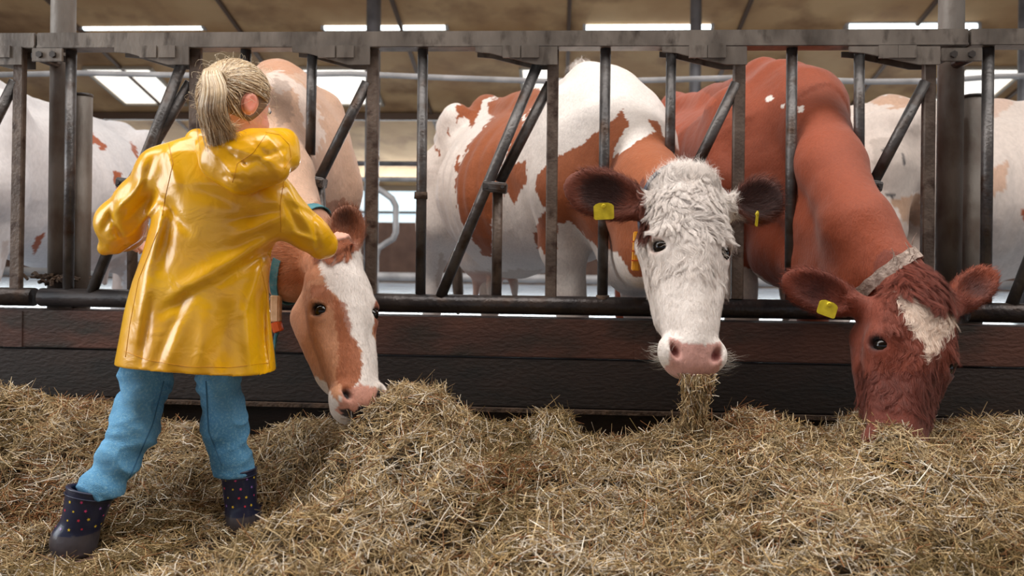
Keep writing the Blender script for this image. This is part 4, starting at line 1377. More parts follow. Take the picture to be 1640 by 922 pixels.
def girl_body():
    p = [ell(HC_, (.078, .092, .096), HRm, .02),
         ell(HT(0, .035, -.055), (.052, .055, .055), HRm, .03),       # jaw
         ell(HT(0, .094, -.022), (.011, .014, .018), HRm, .012),      # nose
         ell(HT(0, .080, -.055), (.022, .012, .008), HRm, .008),      # lips
         ell(HT(.030, .078, -.045), (.022, .02, .022), HRm, .02), ell(HT(-.030, .078, -.045), (.022, .02, .022), HRm, .02),
         ell(HT(.030, .092, .004), (.014, .008, .009), HRm, .006, '-'), ell(HT(-.030, .092, .004), (.014, .008, .009), HRm, .006, '-'),
         rc(HT(0, -.015, -.07), P(368, 232, 2.06), .042, .046, .03)]
    for q in (-1, 1):      # ears
        c = HT(.081 * q, -.004, -.02)
        p += [ell(c, (.010, .019, .030), HRm, .008), ell(c + HRm[:, 0] * q * .010, (.006, .011, .020), HRm, .005, '-')]
    # trunk, arms, legs under the clothes
    p += chain([(P(368, 232, 2.07), .05), (P(362, 300, YG), .085), (P(345, 400, YG), .08), (P(320, 520, YG), .09)], .05)
    p += chain([(P(300, 250, 2.08), .03), (P(262, 268, 2.08), .034), (P(200, 350, 2.12), .028), (P(204, 376, 2.30), .022)], .03)
    p += chain([(P(430, 290, 2.08), .03), (P(480, 362, 2.12), .026), (P(524, 386, 2.18), .020)], .03)
    p += chain([(P(262, 540, 2.10), .05), (P(216, 680, 2.04), .036), (P(150, 800, 1.97), .026)], .03)
    p += chain([(P(352, 560, 2.10), .05), (P(360, 690, 2.13), .034), (P(383, 790, 2.13), .026)], .03)
    # hand on the cow: palm, four fingers and thumb
    wr = P(524, 386, 2.18); pl = P(534, 381, 2.205)
    a = nrm(P(548, 381, 2.235) - wr); up = nrm(np.array([0, -.35, 1.0]) - a * (np.array([0, -.35, 1]) @ a)); sd = np.cross(a, up)
    p.append(ell(pl, (.028, .024, .011), np.stack([a, sd, up], 1), .01))
    for i, (o, ln) in enumerate(((-.019, .032), (-.006, .037), (.007, .035), (.019, .028))):
        b0 = pl + a * .022 + sd * o
        k1 = b0 + a * ln * .5 + up * .004; k2 = k1 + a * ln * .45 - up * .009
        p += [rc(b0, k1, .0068, .0062, .005), rc(k1, k2, .0062, .005, .004)]
    t0 = pl - a * .010 - sd * .020; t1 = t0 + a * .018 - sd * .016; t2 = t1 + a * .016 - sd * .002 - up * .004
    p += [rc(t0, t1, .008, .0068, .006), rc(t1, t2, .0068, .0055, .004)]
    # other hand, half curled below the cuff
    pl = P(214, 383, 2.34); a = nrm([.35, .55, -.5]); up = nrm(np.array([-.2, -.6, .6])); up = nrm(up - a * (up @ a)); sd = np.cross(a, up)
    p.append(ell(pl, (.028, .023, .011), np.stack([a, sd, up], 1), .012))
    p.append(rc(P(204, 376, 2.30), pl, .02, .016, .01))
    for o, ln in ((-.018, .030), (-.006, .035), (.006, .034), (.018, .027)):
        b0 = pl + a * .022 + sd * o; k1 = b0 + a * ln * .5; k2 = k1 + a * ln * .2 - up * ln * .4
        p += [rc(b0, k1, .0068, .0062, .005), rc(k1, k2, .0062, .005, .004)]
    t0 = pl - a * .008 + sd * .020; t1 = t0 + a * .016 + sd * .014; t2 = t1 + a * .015
    p += [rc(t0, t1, .008, .0068, .006), rc(t1, t2, .0068, .0055, .004)]
    return p


V, F = sdf_mesh(girl_body(), .0035, P(130, 100, 2.1) + [-.1, -.4, -1.35], P(600, 100, 2.1) + [0.05, .5, .15])
V = vsmooth(V, F, 1, .4)
col = np.tile(SKIN, (len(V), 1))
col = blend_near(V, col, HT(0, .088, -.056), .02, lin(200, 110, 104), .5)
for q in (-1, 1):
    col = blend_near(V, col, HT(.084 * q, -.004, -.02), .035, lin(236, 150, 130), .6)
    col = blend_near(V, col, HT(.045 * q, .07, -.03), .025, lin(234, 156, 138), .8)
me = np_mesh('person', V, F); set_col(me, col)
girl = link('person', me, M['skin'])
tag(girl, 'child in a yellow raincoat, blue jeans and rubber boots stroking the tan cow', 'person')
gb = BVHTree.FromPolygons(V.tolist(), F.tolist())
M['white_eye'] = mat_plain('eyeball', lin(235, 232, 228), .15)
M['iris'] = mat_plain('blue_iris', lin(70, 110, 140), .1)
import bmesh
for q in (-1, 1):
    me = bpy.data.meshes.new('eye'); bm = bmesh.new(); bmesh.ops.create_uvsphere(bm, u_segments=16, v_segments=12, radius=.0115); bm.to_mesh(me); bm.free()
    for f in me.polygons: f.use_smooth = True
    e = link('eye', me, M['white_eye'], girl); e.location = HT(.030 * q, .080, .004)
    c = HT(.030 * q, .0905, .004)
    MB().tube([c, c + fdir * .0018], .0055, 14).build('iris', M['iris'], e).matrix_parent_inverse = Matrix.Translation(-e.location)

# ---- jeans
def seg_noise(p, d):
    q = p * [3, 3, 22]
    return (np.abs(vnoise(q * [1.1, 1.1, .85] + vnoise(p, 7, 5)[:, None] * 1.8, 1.0, 25)) - .33) * .018 - 0.0030 * vnoise(q * [1.6, 1.6, 1.25] + vnoise(p, 9, 2)[:, None] * 1.6, 1.0, 21) - .0030 * vnoise(p * [16, 16, 58] + vnoise(p, 12, 3)[:, None] * 1.5, 1.0, 22)


jl = chain([(P(262, 530, 2.10), .062), (P(233, 605, 2.08), .0605), (P(214, 690, 2.04), .0555), (P(184, 740, 2.0), .050), (P(160, 786, 1.975), .048), (P(148, 830, 1.965), .038)], .03)
jr = chain([(P(345, 540, 2.10), .060), (P(353, 600, 2.11), .056), (P(361, 685, 2.13), .0535), (P(370, 735, 2.13), .047), (P(380, 772, 2.13), .042), (P(384, 800, 2.13), .036)], .03)
hipp = [ell(P(300, 540, 2.10), (.115, .085, .07), k=.05)]
V, F = sdf_mesh(hipp + jl + jr, .004, P(60, 830, 2.0) + [-.1, -.3, -.1], P(480, 480, 2.1) + [.1, .35, .05], disp=seg_noise,
                clip=lambda p: np.maximum(-(p[:, 2] - np.where(p[:, 0] < P(280, 600, 2.1)[0], .145, .165)), p[:, 2] - .58))
jeans = link('jeans', np_mesh('jeans', V, F), M['denim'], girl)
jb = BVHTree.FromPolygons(V.tolist(), F.tolist())


def on_surface(bvh, px, py, off=.001):
    d = Vector(ray(px, py)).normalized()
    h = bvh.ray_cast(Vector((0, 0, CAMZ)), d, 9)
    if h[0] is None: return None
    return np.array(h[0]) + np.array(h[1]) * off


def seam(bvh, name, pts, r, mat, parent, n=40):
    pp = []
    pts = np.array(pts, float); t = np.linspace(0, len(pts) - 1, n)
    for a in t:
        i = min(int(a), len(pts) - 2); q = pts[i] + (pts[i + 1] - pts[i]) * (a - i)
        h = on_surface(bvh, q[0], q[1], r * .4)
        if h is not None and (not pp or np.linalg.norm(h - pp[-1]) < .06): pp.append(h)
    if len(pp) > 2: return MB().tube(pp, r, 6).build(name, mat, parent, smooth=True)


M['denim_seam'] = mat_plain('denim_seam', lin(60, 112, 148), .8)
seam(jb, 'inseam', [(262, 610), (244, 680), (205, 770)], .0018, M['denim_seam'], jeans)
seam(jb, 'outseam', [(330, 610), (334, 690), (356, 745)], .0018, M['denim_seam'], jeans)

# ---- raincoat
rows = [(205, 350, 378), (218, 318, 400), (232, 283, 428), (250, 266, 446), (275, 260, 453), (300, 259, 454), (330, 260, 452), (365, 254, 447), (400, 243, 431),
        (450, 226, 425), (500, 214, 426), (550, 204, 430), (600, 194, 436), (640, 188, 440)]
dep = [(205, .03), (218, .05), (250, .085), (300, .105), (400, .112), (500, .130), (640, .155)]
rz = np.array([P(350, r[0], YG)[2] for r in rows])[::-1]
rl = np.array([P(r[1], r[0], YG)[0] for r in rows])[::-1]; rr_ = np.array([P(r[2], r[0], YG)[0] for r in rows])[::-1]
dz = np.array([P(350, r[0], YG)[2] for r in dep])[::-1]; dv = np.array([r[1] for r in dep])[::-1]


def torso(scale=0.0):
    def f(p):
        z = p[:, 2]
        a = np.interp(z, rz, rl); b = np.interp(z, rz, rr_); hd = np.interp(z, dz, dv) - scale
        cx = (a + b) / 2; hw = (b - a) / 2 - scale
        lean = np.interp(z, [P(350, 600, YG)[2], P(350, 220, YG)[2]], [0.0, -.02])
        u = np.abs(p[:, 0] - cx) / hw; v = np.abs(p[:, 1] - (YG + lean)) / hd
        g = (u ** 2.5 + v ** 2.5) ** (1 / 2.5)
        d = (g - 1) * np.minimum(hw, hd) * .95
        return np.maximum(d, z - rz[-1])
    return f


FOLDS = [  # (x0, y0, x1, y1, half width px, height m) in photograph pixels, on the back of the coat
    (448, 372, 360, 425, 11, .007), (360, 425, 285, 470, 15, .006), (446, 392, 350, 452, 9, -.005), (452, 350, 380, 378, 9, .005), (448, 335, 372, 352, 8, -.004),
    (262, 340, 238, 430, 9, .006), (238, 430, 222, 540, 12, .006), (275, 330, 262, 430, 10, -.005), (268, 240, 285, 300, 8, .004), (262, 320, 300, 370, 8, -.004),
    (330, 455, 262, 500, 10, -.005), (420, 420, 392, 500, 10, .005), (392, 500, 400, 590, 10, .005), (418, 470, 424, 590, 7, -.006), (362, 500, 352, 592, 14, -.006),
    (330, 500, 318, 596, 12, .005), (285, 510, 268, 590, 12, .005), (300, 470, 250, 585, 9, -.005), (240, 480, 226, 582, 7, -.005), (300, 300, 400, 330, 14, -.003),
    (245, 255, 228, 300, 6, -.004), (232, 285, 198, 330, 7, .006), (245, 310, 205, 352, 7, -.006), (250, 325, 215, 372, 5, .004), (185, 330, 165, 370, 6, -.006), (175, 385, 215, 375, 5, .004),
    (200, 320, 178, 345, 6, .006), (176, 345, 200, 392, 5, -.005),
    (462, 300, 500, 372, 6, .004), (452, 318, 482, 372, 5, -.004), (468, 330, 515, 352, 5, -.003), (470, 372, 505, 385, 4, .004), (500, 350, 512, 405, 4, -.003)]


def fold_disp(p, d):
    q = proj(p); out = 0.0025 * vnoise(p * [1, 1, .7], 13, 31)
    for x0, y0, x1, y1, w_, h_ in FOLDS:
        a = np.array([x0, y0]); b = np.array([x1, y1]); ab = b - a
        t = np.clip(((q - a) @ ab) / (ab @ ab), 0, 1)
        ds = np.linalg.norm(q - a - t[:, None] * ab, axis=1)
        out = out - h_ * 1.9 * np.exp(-(ds / w_) ** 2) * (1 - 0.6 * np.abs(2 * t - 1) ** 2) * (p[:, 1] < YG + .03)
    return out


hemL, hemR = P(196, 578, YG), P(440, 597, YG)


def hem_clip(p):
    t = (p[:, 0] - hemL[0]) / (hemR[0] - hemL[0])
    return (hemL[2] + (hemR[2] - hemL[2]) * t + .006 * np.sin(t * 3.1)) - p[:, 2]


cp_ = [Prim(torso(), .03),
       *chain([(P(300, 262, 2.08), .060), (P(258, 276, 2.08), .060), (P(220, 318, 2.10), .050), (P(193, 357, 2.13), .062), (P(198, 366, 2.22), .060), (P(207, 374, 2.31), .048)], .03),
       rc(P(200, 340, 2.12), P(187, 309, 2.12), .026, .009, .02),
       rc(P(180, 392, 2.14), P(168, 398, 2.14), .03, .02, .03),
       *chain([(P(405, 305, 2.08), .085), (P(438, 330, 2.08), .068), (P(470, 354, 2.11), .052), (P(497, 374, 2.14), .046), (P(520, 390, 2.175), .038)], .03),
       rc(P(512, 402, 2.16), P(524, 400, 2.175), .022, .018, .02),
       # hollows: hem, cuffs, neck
       Prim(lambda p: np.maximum(torso(.034)(p), p[:, 2] - P(350, 582, YG)[2]), .004, '-'),
       rc(P(519, 389, 2.173), P(533, 395, 2.22), .031, .033, .004, '-'),
       rc(P(204, 372, 2.29), P(213, 378, 2.38), .041, .046, .004, '-'),
       ell(HT(0, 0, -.03), (.070, .080, .085), HRm, .01, '-'),
       rc(P(372, 195, 2.06), P(368, 235, 2.06), .05, .05, .01, '-')]
V, F = sdf_mesh(cp_, .0045, P(110, 640, 2.1) + [-.05, -.35, 0], P(560, 190, 2.1) + [.05, .42, .05], disp=fold_disp, clip=hem_clip)
V = vsmooth(V, F, 1, .5)
coat = link('raincoat', np_mesh('raincoat', V, F), M['pvc'], girl)
cbv = BVHTree.FromPolygons(V.tolist(), F.tolist())
seam(cbv, 'hem_seam', [(199, 562), (235, 576), (300, 587), (370, 588), (438, 580)], .0007, M['seam'], coat)
seam(cbv, 'side_seam', [(252, 372), (222, 448), (208, 520), (201, 572)], .0009, M['seam'], coat)
seam(cbv, 'side_seam', [(416, 420), (427, 470), (426, 540), (432, 590)], .0007, M['seam'], coat)
seam(cbv, 'armhole_seam', [(456, 283), (449, 325), (450, 372)], .0009, M['seam'], coat)
seam(cbv, 'armhole_seam', [(270, 230), (277, 262), (264, 318), (260, 345)], .0009, M['seam'], coat)

# ---- hood
hp = [ell(P(385, 250, 2.00), (.105, .075, .058), np.array(Matrix.Rotation(math.radians(14), 3, 'Y')), .04),
      ell(P(430, 247, 1.99), (.066, .075, .060), np.array(Matrix.Rotation(math.radians(-15), 3, 'Y')), .04),
      rc(P(318, 226, 2.06), P(366, 272, 1.98), .030, .04, .04),
      rc(P(345, 262, 1.975), P(388, 286, 1.955), .034, .036, .03), rc(P(388, 286, 1.955), P(440, 272, 1.955), .036, .036, .03),
      rc(P(405, 224, 2.00), P(455, 228, 2.03), .028, .030, .03), rc(P(455, 228, 2.03), P(462, 255, 2.02), .030, .028, .03),
      rc(P(318, 228, 2.08), P(345, 226, 2.14), .03, .03, .03), rc(P(345, 226, 2.14), P(420, 232, 2.16), .03, .034, .03), rc(P(420, 232, 2.16), P(455, 232, 2.08), .034, .03, .03),
      ell(HT(0, 0, -.01), (.084, .094, .100), HRm, .012, '-'), rc(P(370, 190, 2.06), P(368, 232, 2.07), .052, .048, .01, '-')]
HF = [(330, 232, 372, 278, 5, .007), (345, 226, 392, 262, 4, -.006), (372, 236, 440, 262, 5, .006), (440, 262, 462, 262, 5, -.004), (392, 262, 452, 240, 4, -.005),
      (360, 282, 420, 292, 4, -.005), (425, 215, 455, 250, 4, .004), (400, 222, 425, 246, 4, -.004), (380, 250, 402, 296, 4, .005), (350, 255, 372, 292, 3, -.004), (418, 258, 440, 284, 4, -.004)]


def hood_disp(p, d):
    q = proj(p); out = .0010 * vnoise(p, 20, 33)
    for x0, y0, x1, y1, w_, h_ in HF:
        a = np.array([x0, y0]); ab = np.array([x1 - x0, y1 - y0]); t = np.clip(((q - a) @ ab) / (ab @ ab), 0, 1)
        out = out - .55 * h_ * np.exp(-(np.linalg.norm(q - a - t[:, None] * ab, axis=1) / w_) ** 2) * (p[:, 1] < 2.05)
    return out


V, F = sdf_mesh(hp, .004, P(300, 320, 2.1) + [-.08, -.25, -.02], P(480, 190, 2.1) + [.05, .2, .03], disp=hood_disp)
V = vsmooth(V, F, 1, .5)
hood = link('hood', np_mesh('hood', V, F), M['pvc'], coat)
hbv = BVHTree.FromPolygons(V.tolist(), F.tolist())
seam(hbv, 'hood_seam', [(427, 214), (405, 245), (380, 262), (372, 292)], .0007, M['seam'], hood)
seam(hbv, 'hood_edge', [(425, 212), (448, 216), (463, 232), (466, 252), (456, 270)], .0009, M['seam'], hood)

# ---- hair
HCOL = np.array([lin(210, 184, 146), lin(230, 210, 180), lin(164, 134, 98), lin(122, 96, 70), lin(242, 230, 208)])
tie = P(351, 126, 1.965)
ut = nrm((HRm.T @ (tie - HC_)) / HR_)
n = 5200
u = rng.normal(size=(n * 4, 3)); u /= np.linalg.norm(u, axis=1)[:, None]
# local axes: x side, y face, z up
ok = (u[:, 1] < .50 + .25 * u[:, 2]) & (u[:, 2] > -.62) & ~((np.abs(u[:, 0]) > .75) & (u[:, 2] < .08) & (u[:, 1] > -.28) & (u[:, 2] > -.6))
u = u[ok][:n]; n = len(u)
m = 9
t = np.linspace(0, 1, m)
ph = rng.normal(0, .05, (n, 3))
path = (1 - t)[None, :, None] * u[:, None] + t[None, :, None] * ut + (np.sin(t * math.pi))[None, :, None] * ph[:, None]
path /= np.linalg.norm(path, axis=2)[..., None]
rad_ = 1.0 + .05 * rng.random((n, 1)) + .06 * np.clip(t - .6, 0, 1)[None, :] + .03 * np.sin(t * math.pi)[None, :]
path = (HRm @ ((path * HR_ * rad_[..., None]).reshape(-1, 3).T)).T.reshape(n, m, 3) + HC_
rad = np.tile(.0007 * np.ones(m), (n, 1))
hc = HCOL[rng.choice(5, n, p=[.32, .22, .22, .12, .12])] * (1 + rng.normal(0, .08, n))[:, None]
# hair cap under the strands (part of the hair)
cp = [ell(HC_, HR_ * .985, HRm, .01), ell(HT(0, .085, -.05), (.075, .07, .085), HRm, .02, '-'), ell(HT(0, -.01, -.11), (.11, .09, .045), HRm, .02, '-'),
      ell(HT(.09, .0, -.022), (.03, .026, .036), HRm, .01, '-'), ell(HT(-.09, .0, -.022), (.03, .026, .036), HRm, .01, '-')]
V, F = sdf_mesh(cp, .004, HC_ - .13, HC_ + .13)
me = np_mesh('hair', V, F); set_col(me, np.tile(lin(124, 102, 80), (len(V), 1)))
hair = link('hair', me, M['hair'], girl)
strands_mesh('hair_strands', path, rad, hc, M['hair'], hair, 3)
MB().tube([tie + np.array([math.cos(a) * .017, -.006 * math.sin(a), math.sin(a) * .017]) for a in np.linspace(0, 2 * math.pi, 17)], .004, 8).build('hair_tie', M['tie'], girl)
n = 2600; m = 12; t = np.linspace(0, 1, m)
a = rng.random(n) * 2 * math.pi; r = np.sqrt(rng.random(n))
off = np.stack([np.cos(a) * r, .7 * np.sin(a) * r, .4 * np.sin(a) * r], 1)
K = [tie, tie + np.array([-.006, -.035, .016]), P(343, 140, 1.90), P(340, 168, 1.90), P(344, 198, 1.92), P(353, 226, 1.945)]
spread = np.array([.012, .020, .031, .034, .026, .012])
endx = rng.normal(0, 1, n) * .012 + (rng.random(n) < .25) * .035 * rng.random(n)
Kp = np.stack(K)[None] + off[:, None] * spread[None, :, None]
Kp[:, 5, 0] += endx; Kp[:, 5, 2] += rng.normal(0, .014, n) + endx * .5; Kp[:, 4, 0] += endx * .5
tt = t * 5; i0 = np.minimum(tt.astype(int), 4); fr = tt - i0


def catmull(K, tt):
    Ke = np.concatenate([2 * K[:, :1] - K[:, 1:2], K, 2 * K[:, -1:] - K[:, -2:-1]], 1)
    i = np.minimum(tt.astype(int), K.shape[1] - 2); f = (tt - i)[None, :, None]
    p0, p1, p2, p3 = Ke[:, i], Ke[:, i + 1], Ke[:, i + 2], Ke[:, i + 3]
    return .5 * ((2 * p1) + (-p0 + p2) * f + (2 * p0 - 5 * p1 + 4 * p2 - p3) * f * f + (-p0 + 3 * p1 - 3 * p2 + p3) * f ** 3)


path = catmull(Kp, tt)
rad = np.tile(.0008 * (1 - .6 * t ** 3), (n, 1))
hc = HCOL[rng.choice(5, n, p=[.28, .28, .20, .08, .16])] * (1 + rng.normal(0, .08, n))[:, None]
strands_mesh('ponytail', path, rad, hc, M['hair'], girl, 3)
# loose hairs
n = 240; m = 7; t = np.linspace(0, 1, m)
u = rng.normal(size=(n, 3)); u /= np.linalg.norm(u, axis=1)[:, None]; u[:, 1] = np.minimum(u[:, 1], .55); u[:, 2] = np.maximum(u[:, 2], -.5)
p0 = (HRm @ (u * HR_).T).T + HC_; nn = (p0 - HC_) / np.linalg.norm(p0 - HC_, axis=1)[:, None]
tg = np.cross(nn, rng.normal(size=(n, 3))); tg /= np.linalg.norm(tg, axis=1)[:, None]
path = p0[:, None] + tg[:, None] * .05 * t[None, :, None] * rng.random((n, 1, 1)) + nn[:, None] * (.022 * np.sin(t * 2.4))[None, :, None] * rng.random((n, 1, 1)) * 1.6
strands_mesh('loose_hairs', path, np.full((n, m), .00028), np.tile(lin(235, 220, 190), (n, 1)), M['hair'], hair, 3)

# ---- boots
NAVY = lin(30, 36, 62); HEEL = lin(70, 66, 72)


def boot(shaft, foot_dir, heel, label):
    (tp, tr), (an, ar) = shaft
    fd = nrm(foot_dir); hz = .0
    hb = np.array([heel[0], heel[1], 0.0])
    p = [rc(tp, an, tr, ar, .02), rc(an, hb + [0, 0, .045], ar, .035, .03),
         rc(hb + [0, 0, .034], hb + fd * .12 + [0, 0, .034], .034, .035, .03), rc(an + [0, 0, -.01], hb + fd * .09 + [0, 0, .05], ar * .9, .036, .03),
         rc(tp + (tp - an) * .25, an * .18 + tp * .82, tr * .90, tr * .78, .003, '-')]
    topn = nrm(tp - an)
    top = tp - topn * .0

    def clip(q): return np.maximum((q - top) @ topn, .004 - q[:, 2])
    lo = np.minimum(np.minimum(tp, hb), hb + fd * .16) - [.10, .10, .02]; hi = np.maximum(np.maximum(tp, hb), hb + fd * .16) + [.10, .10, .06]
    V, F = sdf_mesh(p, .0035, lo, hi, clip=clip)
    V = vsmooth(V, F, 1, .4)
    col = np.tile(NAVY, (len(V), 1))
    col[V[:, 2] < .062 + .10 * 0] = HEEL
    col[V[:, 2] < .012] = lin(40, 38, 40)
    bv = BVHTree.FromPolygons(V.tolist(), F.tolist())
    SV = [V]; SF = [F]; SC = [col]; nv = len(V)
    cols = [lin(238, 206, 60), lin(220, 70, 130), lin(150, 110, 190), lin(238, 206, 60), lin(214, 60, 84)]
    k = 0
    for iz in range(8):
        for ia in range(11):
            c = an + (tp - an) * (-.28 + iz * .165)
            ang = 2 * math.pi * (ia + .5 * (iz % 2) + rng.random() * .4) / 11
            dr = Vector((math.cos(ang), math.sin(ang), 0)).normalized()
            h = bv.ray_cast(Vector(c) + dr * .14, -dr, .14)
            if h[0] is None or h[0].z < .075: continue
            nn = np.array(h[1]); cc = np.array(h[0]) + nn * .0008
            u_ = nrm(np.cross(nn, [0, 0, 1])); v_ = np.cross(nn, u_); rs = .0046 if k % 3 else .0036; rt = rng.random() * 6.28
            pts = [cc] + [cc + (rs if j % 2 == 0 else rs * .45) * (math.cos(rt + j * math.pi / 5) * u_ + math.sin(rt + j * math.pi / 5) * v_) for j in range(10)]
            qf = [[0, 1 + (2 * j - 1) % 10, 1 + 2 * j, 1 + (2 * j + 1) % 10] for j in range(5)]
            SV.append(np.array(pts)); SF.append(np.array(qf) + nv); SC.append(np.tile(cols[k % 5], (11, 1))); nv += 11; k += 1
    me = np_mesh('rubber_boot', np.concatenate(SV), np.concatenate(SF)); set_col(me, np.concatenate(SC))
    o = link('rubber_boot', me, M['rubber'], girl)
    # rolled rim
    a_, b2, _ = frame_of(topn)
    MB().tube([tp + (tr * .97) * (math.cos(x) * a_ + math.sin(x) * b2) - topn * .003 for x in np.linspace(0, 2 * math.pi, 33)], .0032, 8).build('boot_rim', M['boot_rim'], o, smooth=True)
    MB().tube([tp + (tr * 1.0) * (math.cos(x) * a_ + math.sin(x) * b2) - topn * .018 for x in np.linspace(0, 2 * math.pi, 33)], .0016, 6).build('boot_band', M['boot_rim'], o, smooth=True)
    return o


M['boot_rim'] = mat_plain('boot_rim', lin(44, 50, 74), .3)
boot(((P(147, 782, 1.97), .0600), (P(121, 872, 1.945), .042)), (-.12, 1, 0), P(109, 900, 1.945), '')
boot(((P(382, 751, 2.13), .0480), (P(388, 836, 2.125), .040)), (-.02, 1, 0), P(389, 850, 2.12), '')

# ------------------------------------------------------------------ hay
CREST = np.array([(-200, 620), (0, 616), (40, 624), (80, 640), (140, 640), (200, 650), (240, 672), (300, 676), (330, 692), (400, 700), (450, 692), (500, 676), (545, 668), (600, 664), (640, 640), (665, 628),
                  (700, 626), (722, 652), (762, 682), (800, 688), (840, 684), (872, 668), (900, 668), (925, 700), (955, 716), (1000, 712), (1040, 704), (1080, 690), (1130, 688), (1165, 680),
                  (1195, 658), (1225, 660), (1255, 676), (1290, 694), (1350, 700), (1375, 672), (1400, 664), (1430, 690), (1520, 690), (1560, 684), (1600, 680), (1650, 682), (1900, 680)], float)
xA, xB = P(425, 700, 2.3)[0], P(565, 680, 2.2)[0]
# crest height as a function of world x
cxs = []; czs = []
for px, py in CREST:
    Yc = 2.45 if px < 400 else (2.45 - .27 * min(1, (px - 400) / 120))
    q = P(px, py + 13, Yc); cxs.append(q[0]); czs.append(q[2])
cxs = np.array(cxs); czs = np.array(czs)
FOOT = [(P(112, 900, 1.90), .13), (P(398, 885, 1.98), .25), (P(430, 905, 1.97), .17)]


MOUNDS = [(P(1450, 700, 1.94), .20, .030), (P(1108, 700, 2.12), .10, .05), (P(600, 665, 2.10), .14, .060), (P(545, 680, 2.06), .10, .065)]


def sstep(t): t = np.clip(t, 0, 1); return t * t * (3 - 2 * t)


def hay_h(x, y, fine=True):
    w_ = sstep((x - xA) / (xB - xA))
    Yc = 2.45 + (2.18 - 2.45) * w_
    zc = np.interp(x, cxs, czs)
    front_end = 1.98 + (1.25 - 1.98) * w_
    zf = .035 + (.075 - .035) * w_
    tf = np.clip((Yc - y) / (Yc - front_end), 0, 1)
    h = zc + (zf - zc) * (tf ** (.85) * (1 - .25 * w_) + .25 * w_ * sstep(tf))
    back = sstep((y - Yc) / (2.69 - Yc + .02))
    h = np.where(y > Yc, zc * (1 - .75 * back), h)
    p = np.stack([x, y, 0 * x], 1)
    amp = np.clip((zc - .03) * 5, .3, 1) * np.clip(.35 + tf * 2.2, 0, 1)
    h = h + amp * (.055 * vnoise(p, 4.2, 41) + .065 * (.45 - np.abs(vnoise(p, 7.5, 42))) + .042 * (.4 - np.abs(vnoise(p, 16, 46))) + .012 * vnoise(p, 30, 43))
    for c, r in FOOT:
        g = np.exp(-(((x - c[0]) ** 2 + (y - c[1]) ** 2) / (r * r)) ** 1.5)
        h = h * (1 - .86 * g)
    for c, r, a_ in MOUNDS: h = h + a_ * np.exp(-((x - c[0]) ** 2 + (y - c[1]) ** 2) / (r * r))
    return np.maximum(h, -.01 + 0 * x)


gx = np.arange(-2.1, 2.0, .018); gy = np.arange(.9, 2.67, .018)
GX, GY = np.meshgrid(gx, gy)
x = GX.ravel(); y = GY.ravel()
h = hay_h(x, y)
bare = P(430, 905, 2.0)
V = np.stack([x, y, h - .006 + .006 * vnoise(np.stack([x, y, 0 * x], 1), 45, 44)], 1)
nx, ny = len(gx), len(gy)
I = np.arange(nx * ny).reshape(ny, nx)
F = np.stack([I[:-1, :-1], I[:-1, 1:], I[1:, 1:], I[1:, :-1]], -1).reshape(-1, 4)
keep = (V[F, 2].max(1) > .004)
base_me = np_mesh('hay_bed', V, F[keep])
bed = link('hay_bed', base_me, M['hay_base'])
tag(bed, 'loose heap of chopped hay along the foot of the feed fence', 'hay', kind='stuff')

HAYC = np.array([lin(214, 192, 152), lin(172, 146, 108), lin(132, 112, 72), lin(240, 230, 214), lin(150, 104, 66), lin(104, 84, 56), lin(192, 162, 112)])


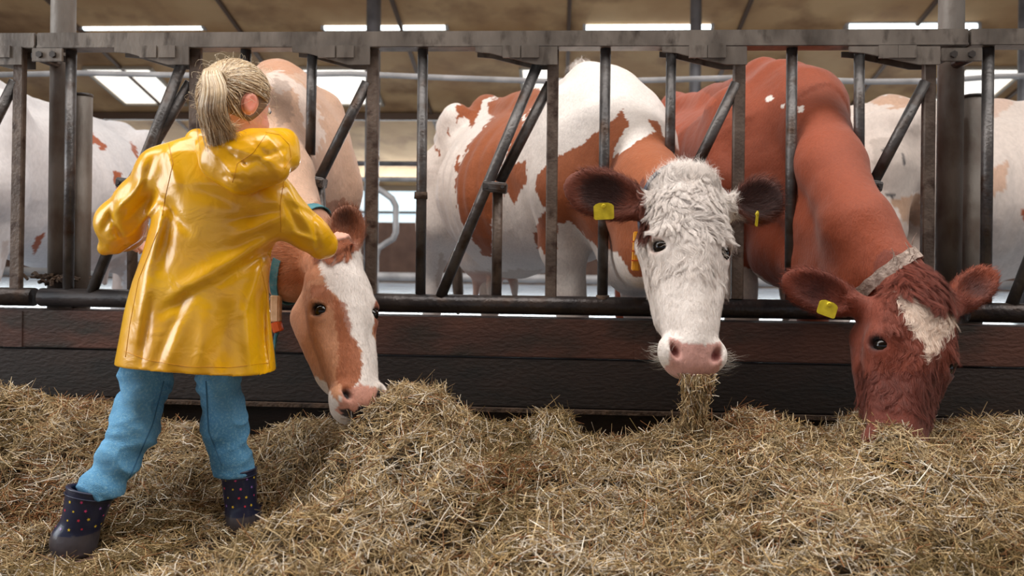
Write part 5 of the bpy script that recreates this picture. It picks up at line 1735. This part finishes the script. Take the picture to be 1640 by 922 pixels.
def straw_field(n, name, parent, lmin, lmax, r, lift_s, off0, off1, outside=False):
    xs_ = rng.uniform(-2.15, 2.05, n * 3); ys_ = rng.uniform(.88, 2.635, n * 3)
    hh = hay_h(xs_, ys_)
    q = proj(np.stack([xs_, ys_, hh], 1))
    ok = (q[:, 0] > -60) & (q[:, 0] < 1700) & (q[:, 1] < 990) & (hh > .012)
    if outside: ok = ~ok & (hh > .004)
    # sparser over the swept floor
    ok &= rng.random(len(ok)) < np.clip(hh * 30, .15, 1)
    xs_, ys_, hh = xs_[ok][:n], ys_[ok][:n], hh[ok][:n]; n = len(xs_)
    e = .01
    gxn = (hay_h(xs_ + e, ys_) - hay_h(xs_ - e, ys_)) / (2 * e); gyn = (hay_h(xs_, ys_ + e) - hay_h(xs_, ys_ - e)) / (2 * e)
    N = np.stack([-gxn, -gyn, np.ones(n)], 1); N /= np.linalg.norm(N, axis=1)[:, None]
    p = np.stack([xs_, ys_, hh], 1)
    ang = 4.0 * vnoise(p, 5, 51) + rng.normal(0, 1.1, n)
    D = np.stack([np.cos(ang), np.sin(ang), 0 * ang], 1)
    D -= N * (D * N).sum(1)[:, None]; D /= np.linalg.norm(D, axis=1)[:, None]
    lf = rng.normal(0, lift_s, n)
    D = D + N * lf[:, None]; D /= np.linalg.norm(D, axis=1)[:, None]
    ln = rng.uniform(lmin, lmax, n) * (.6 + .6 * rng.random(n))
    m = 4; t = np.linspace(-.5, .5, m)
    B_ = np.cross(D, rng.normal(size=(n, 3))); B_ /= np.linalg.norm(B_, axis=1)[:, None]
    c = p + N * rng.uniform(off0, off1, n)[:, None]
    bend = rng.normal(0, .10, n) * ln
    path = c[:, None] + D[:, None] * (ln[:, None] * t)[..., None] + B_[:, None] * (bend[:, None] * (4 * t * t))[..., None]
    # long tail kinks
    path[:, -1] += rng.normal(0, .08, (n, 3)) * ln[:, None]
    rad = r * (.55 + .9 * rng.random((n, 1))) * np.array([.7, 1, 1, .55])[None]
    pk = vnoise(p, 3.0, 61); w0 = np.array([.26, .22, .12, .13, .08, .08, .11])
    idx = rng.choice(7, n, p=w0)
    idx[rng.random(n) < np.clip(.25 * vnoise(p, 6, 64), 0, 1)] = 3
    green = (pk > .25) & (rng.random(n) < .45); idx[green] = 2
    rust = (vnoise(p, 5.0, 62) > .55) & (rng.random(n) < .3); idx[rust] = 4
    col = HAYC[idx] * (1 + rng.normal(0, .12, n))[:, None]
    return strands_mesh(name, path, rad, np.clip(col, 0, 1), M['hay'], parent, 3)


straw_field(105000, 'straw', bed, .03, .095, .00105, .32, -.014, .016)['kind'] = 'stuff'
straw_field(9000, 'straw', bed, .06, .13, .0012, .45, .0, .020)['kind'] = 'stuff'

straw_field(34000, 'straw', bed, .03, .10, .0014, .30, -.010, .014, True)['kind'] = 'stuff'

# hay falling from the muzzle of the white-faced cow
n = 1500; m = 7
a = rng.random(n) * 2 * math.pi; r = np.sqrt(rng.random(n))
top = P(1118, 600, 2.10); bot = P(1108, 705, 2.12)
fr = rng.random(n) ** .8
sp_ = .050 - .016 * np.sin(fr * 3.1) + .03 * np.clip(fr - .7, 0, 1)
c = top[None] * (1 - fr[:, None]) + bot[None] * fr[:, None] + np.stack([np.cos(a) * r * sp_, .6 * np.sin(a) * r * sp_, 0 * a], 1)
D = np.stack([rng.normal(0, .32, n), rng.normal(0, .3, n), -np.ones(n)], 1); wild = rng.random(n) < .2; D[wild] = rng.normal(size=(wild.sum(), 3)); D /= np.linalg.norm(D, axis=1)[:, None]
ln = rng.uniform(.02, .065, n); t = np.linspace(-.5, .5, m)
B_ = np.cross(D, rng.normal(size=(n, 3))); B_ /= np.linalg.norm(B_, axis=1)[:, None]
path = c[:, None] + D[:, None] * (ln[:, None] * t)[..., None] + B_[:, None] * ((rng.normal(0, .16, n) * ln)[:, None] * (4 * t * t))[..., None]
path[..., 2] = np.minimum(path[..., 2], P(1118, 598, 2.10)[2])
col = HAYC[rng.choice(7, n, p=[.26, .24, .16, .08, .08, .06, .12])] * (1 + rng.normal(0, .12, n))[:, None] * .95
wisp = strands_mesh('hay_wisp', path, .0009 * (.6 + .8 * rng.random((n, 1))) * np.ones((1, m)), np.clip(col, 0, 1), M['hay'], None, 3)
tag(wisp, 'wisp of hay hanging from the mouth of the white-faced cow', 'hay', kind='stuff')
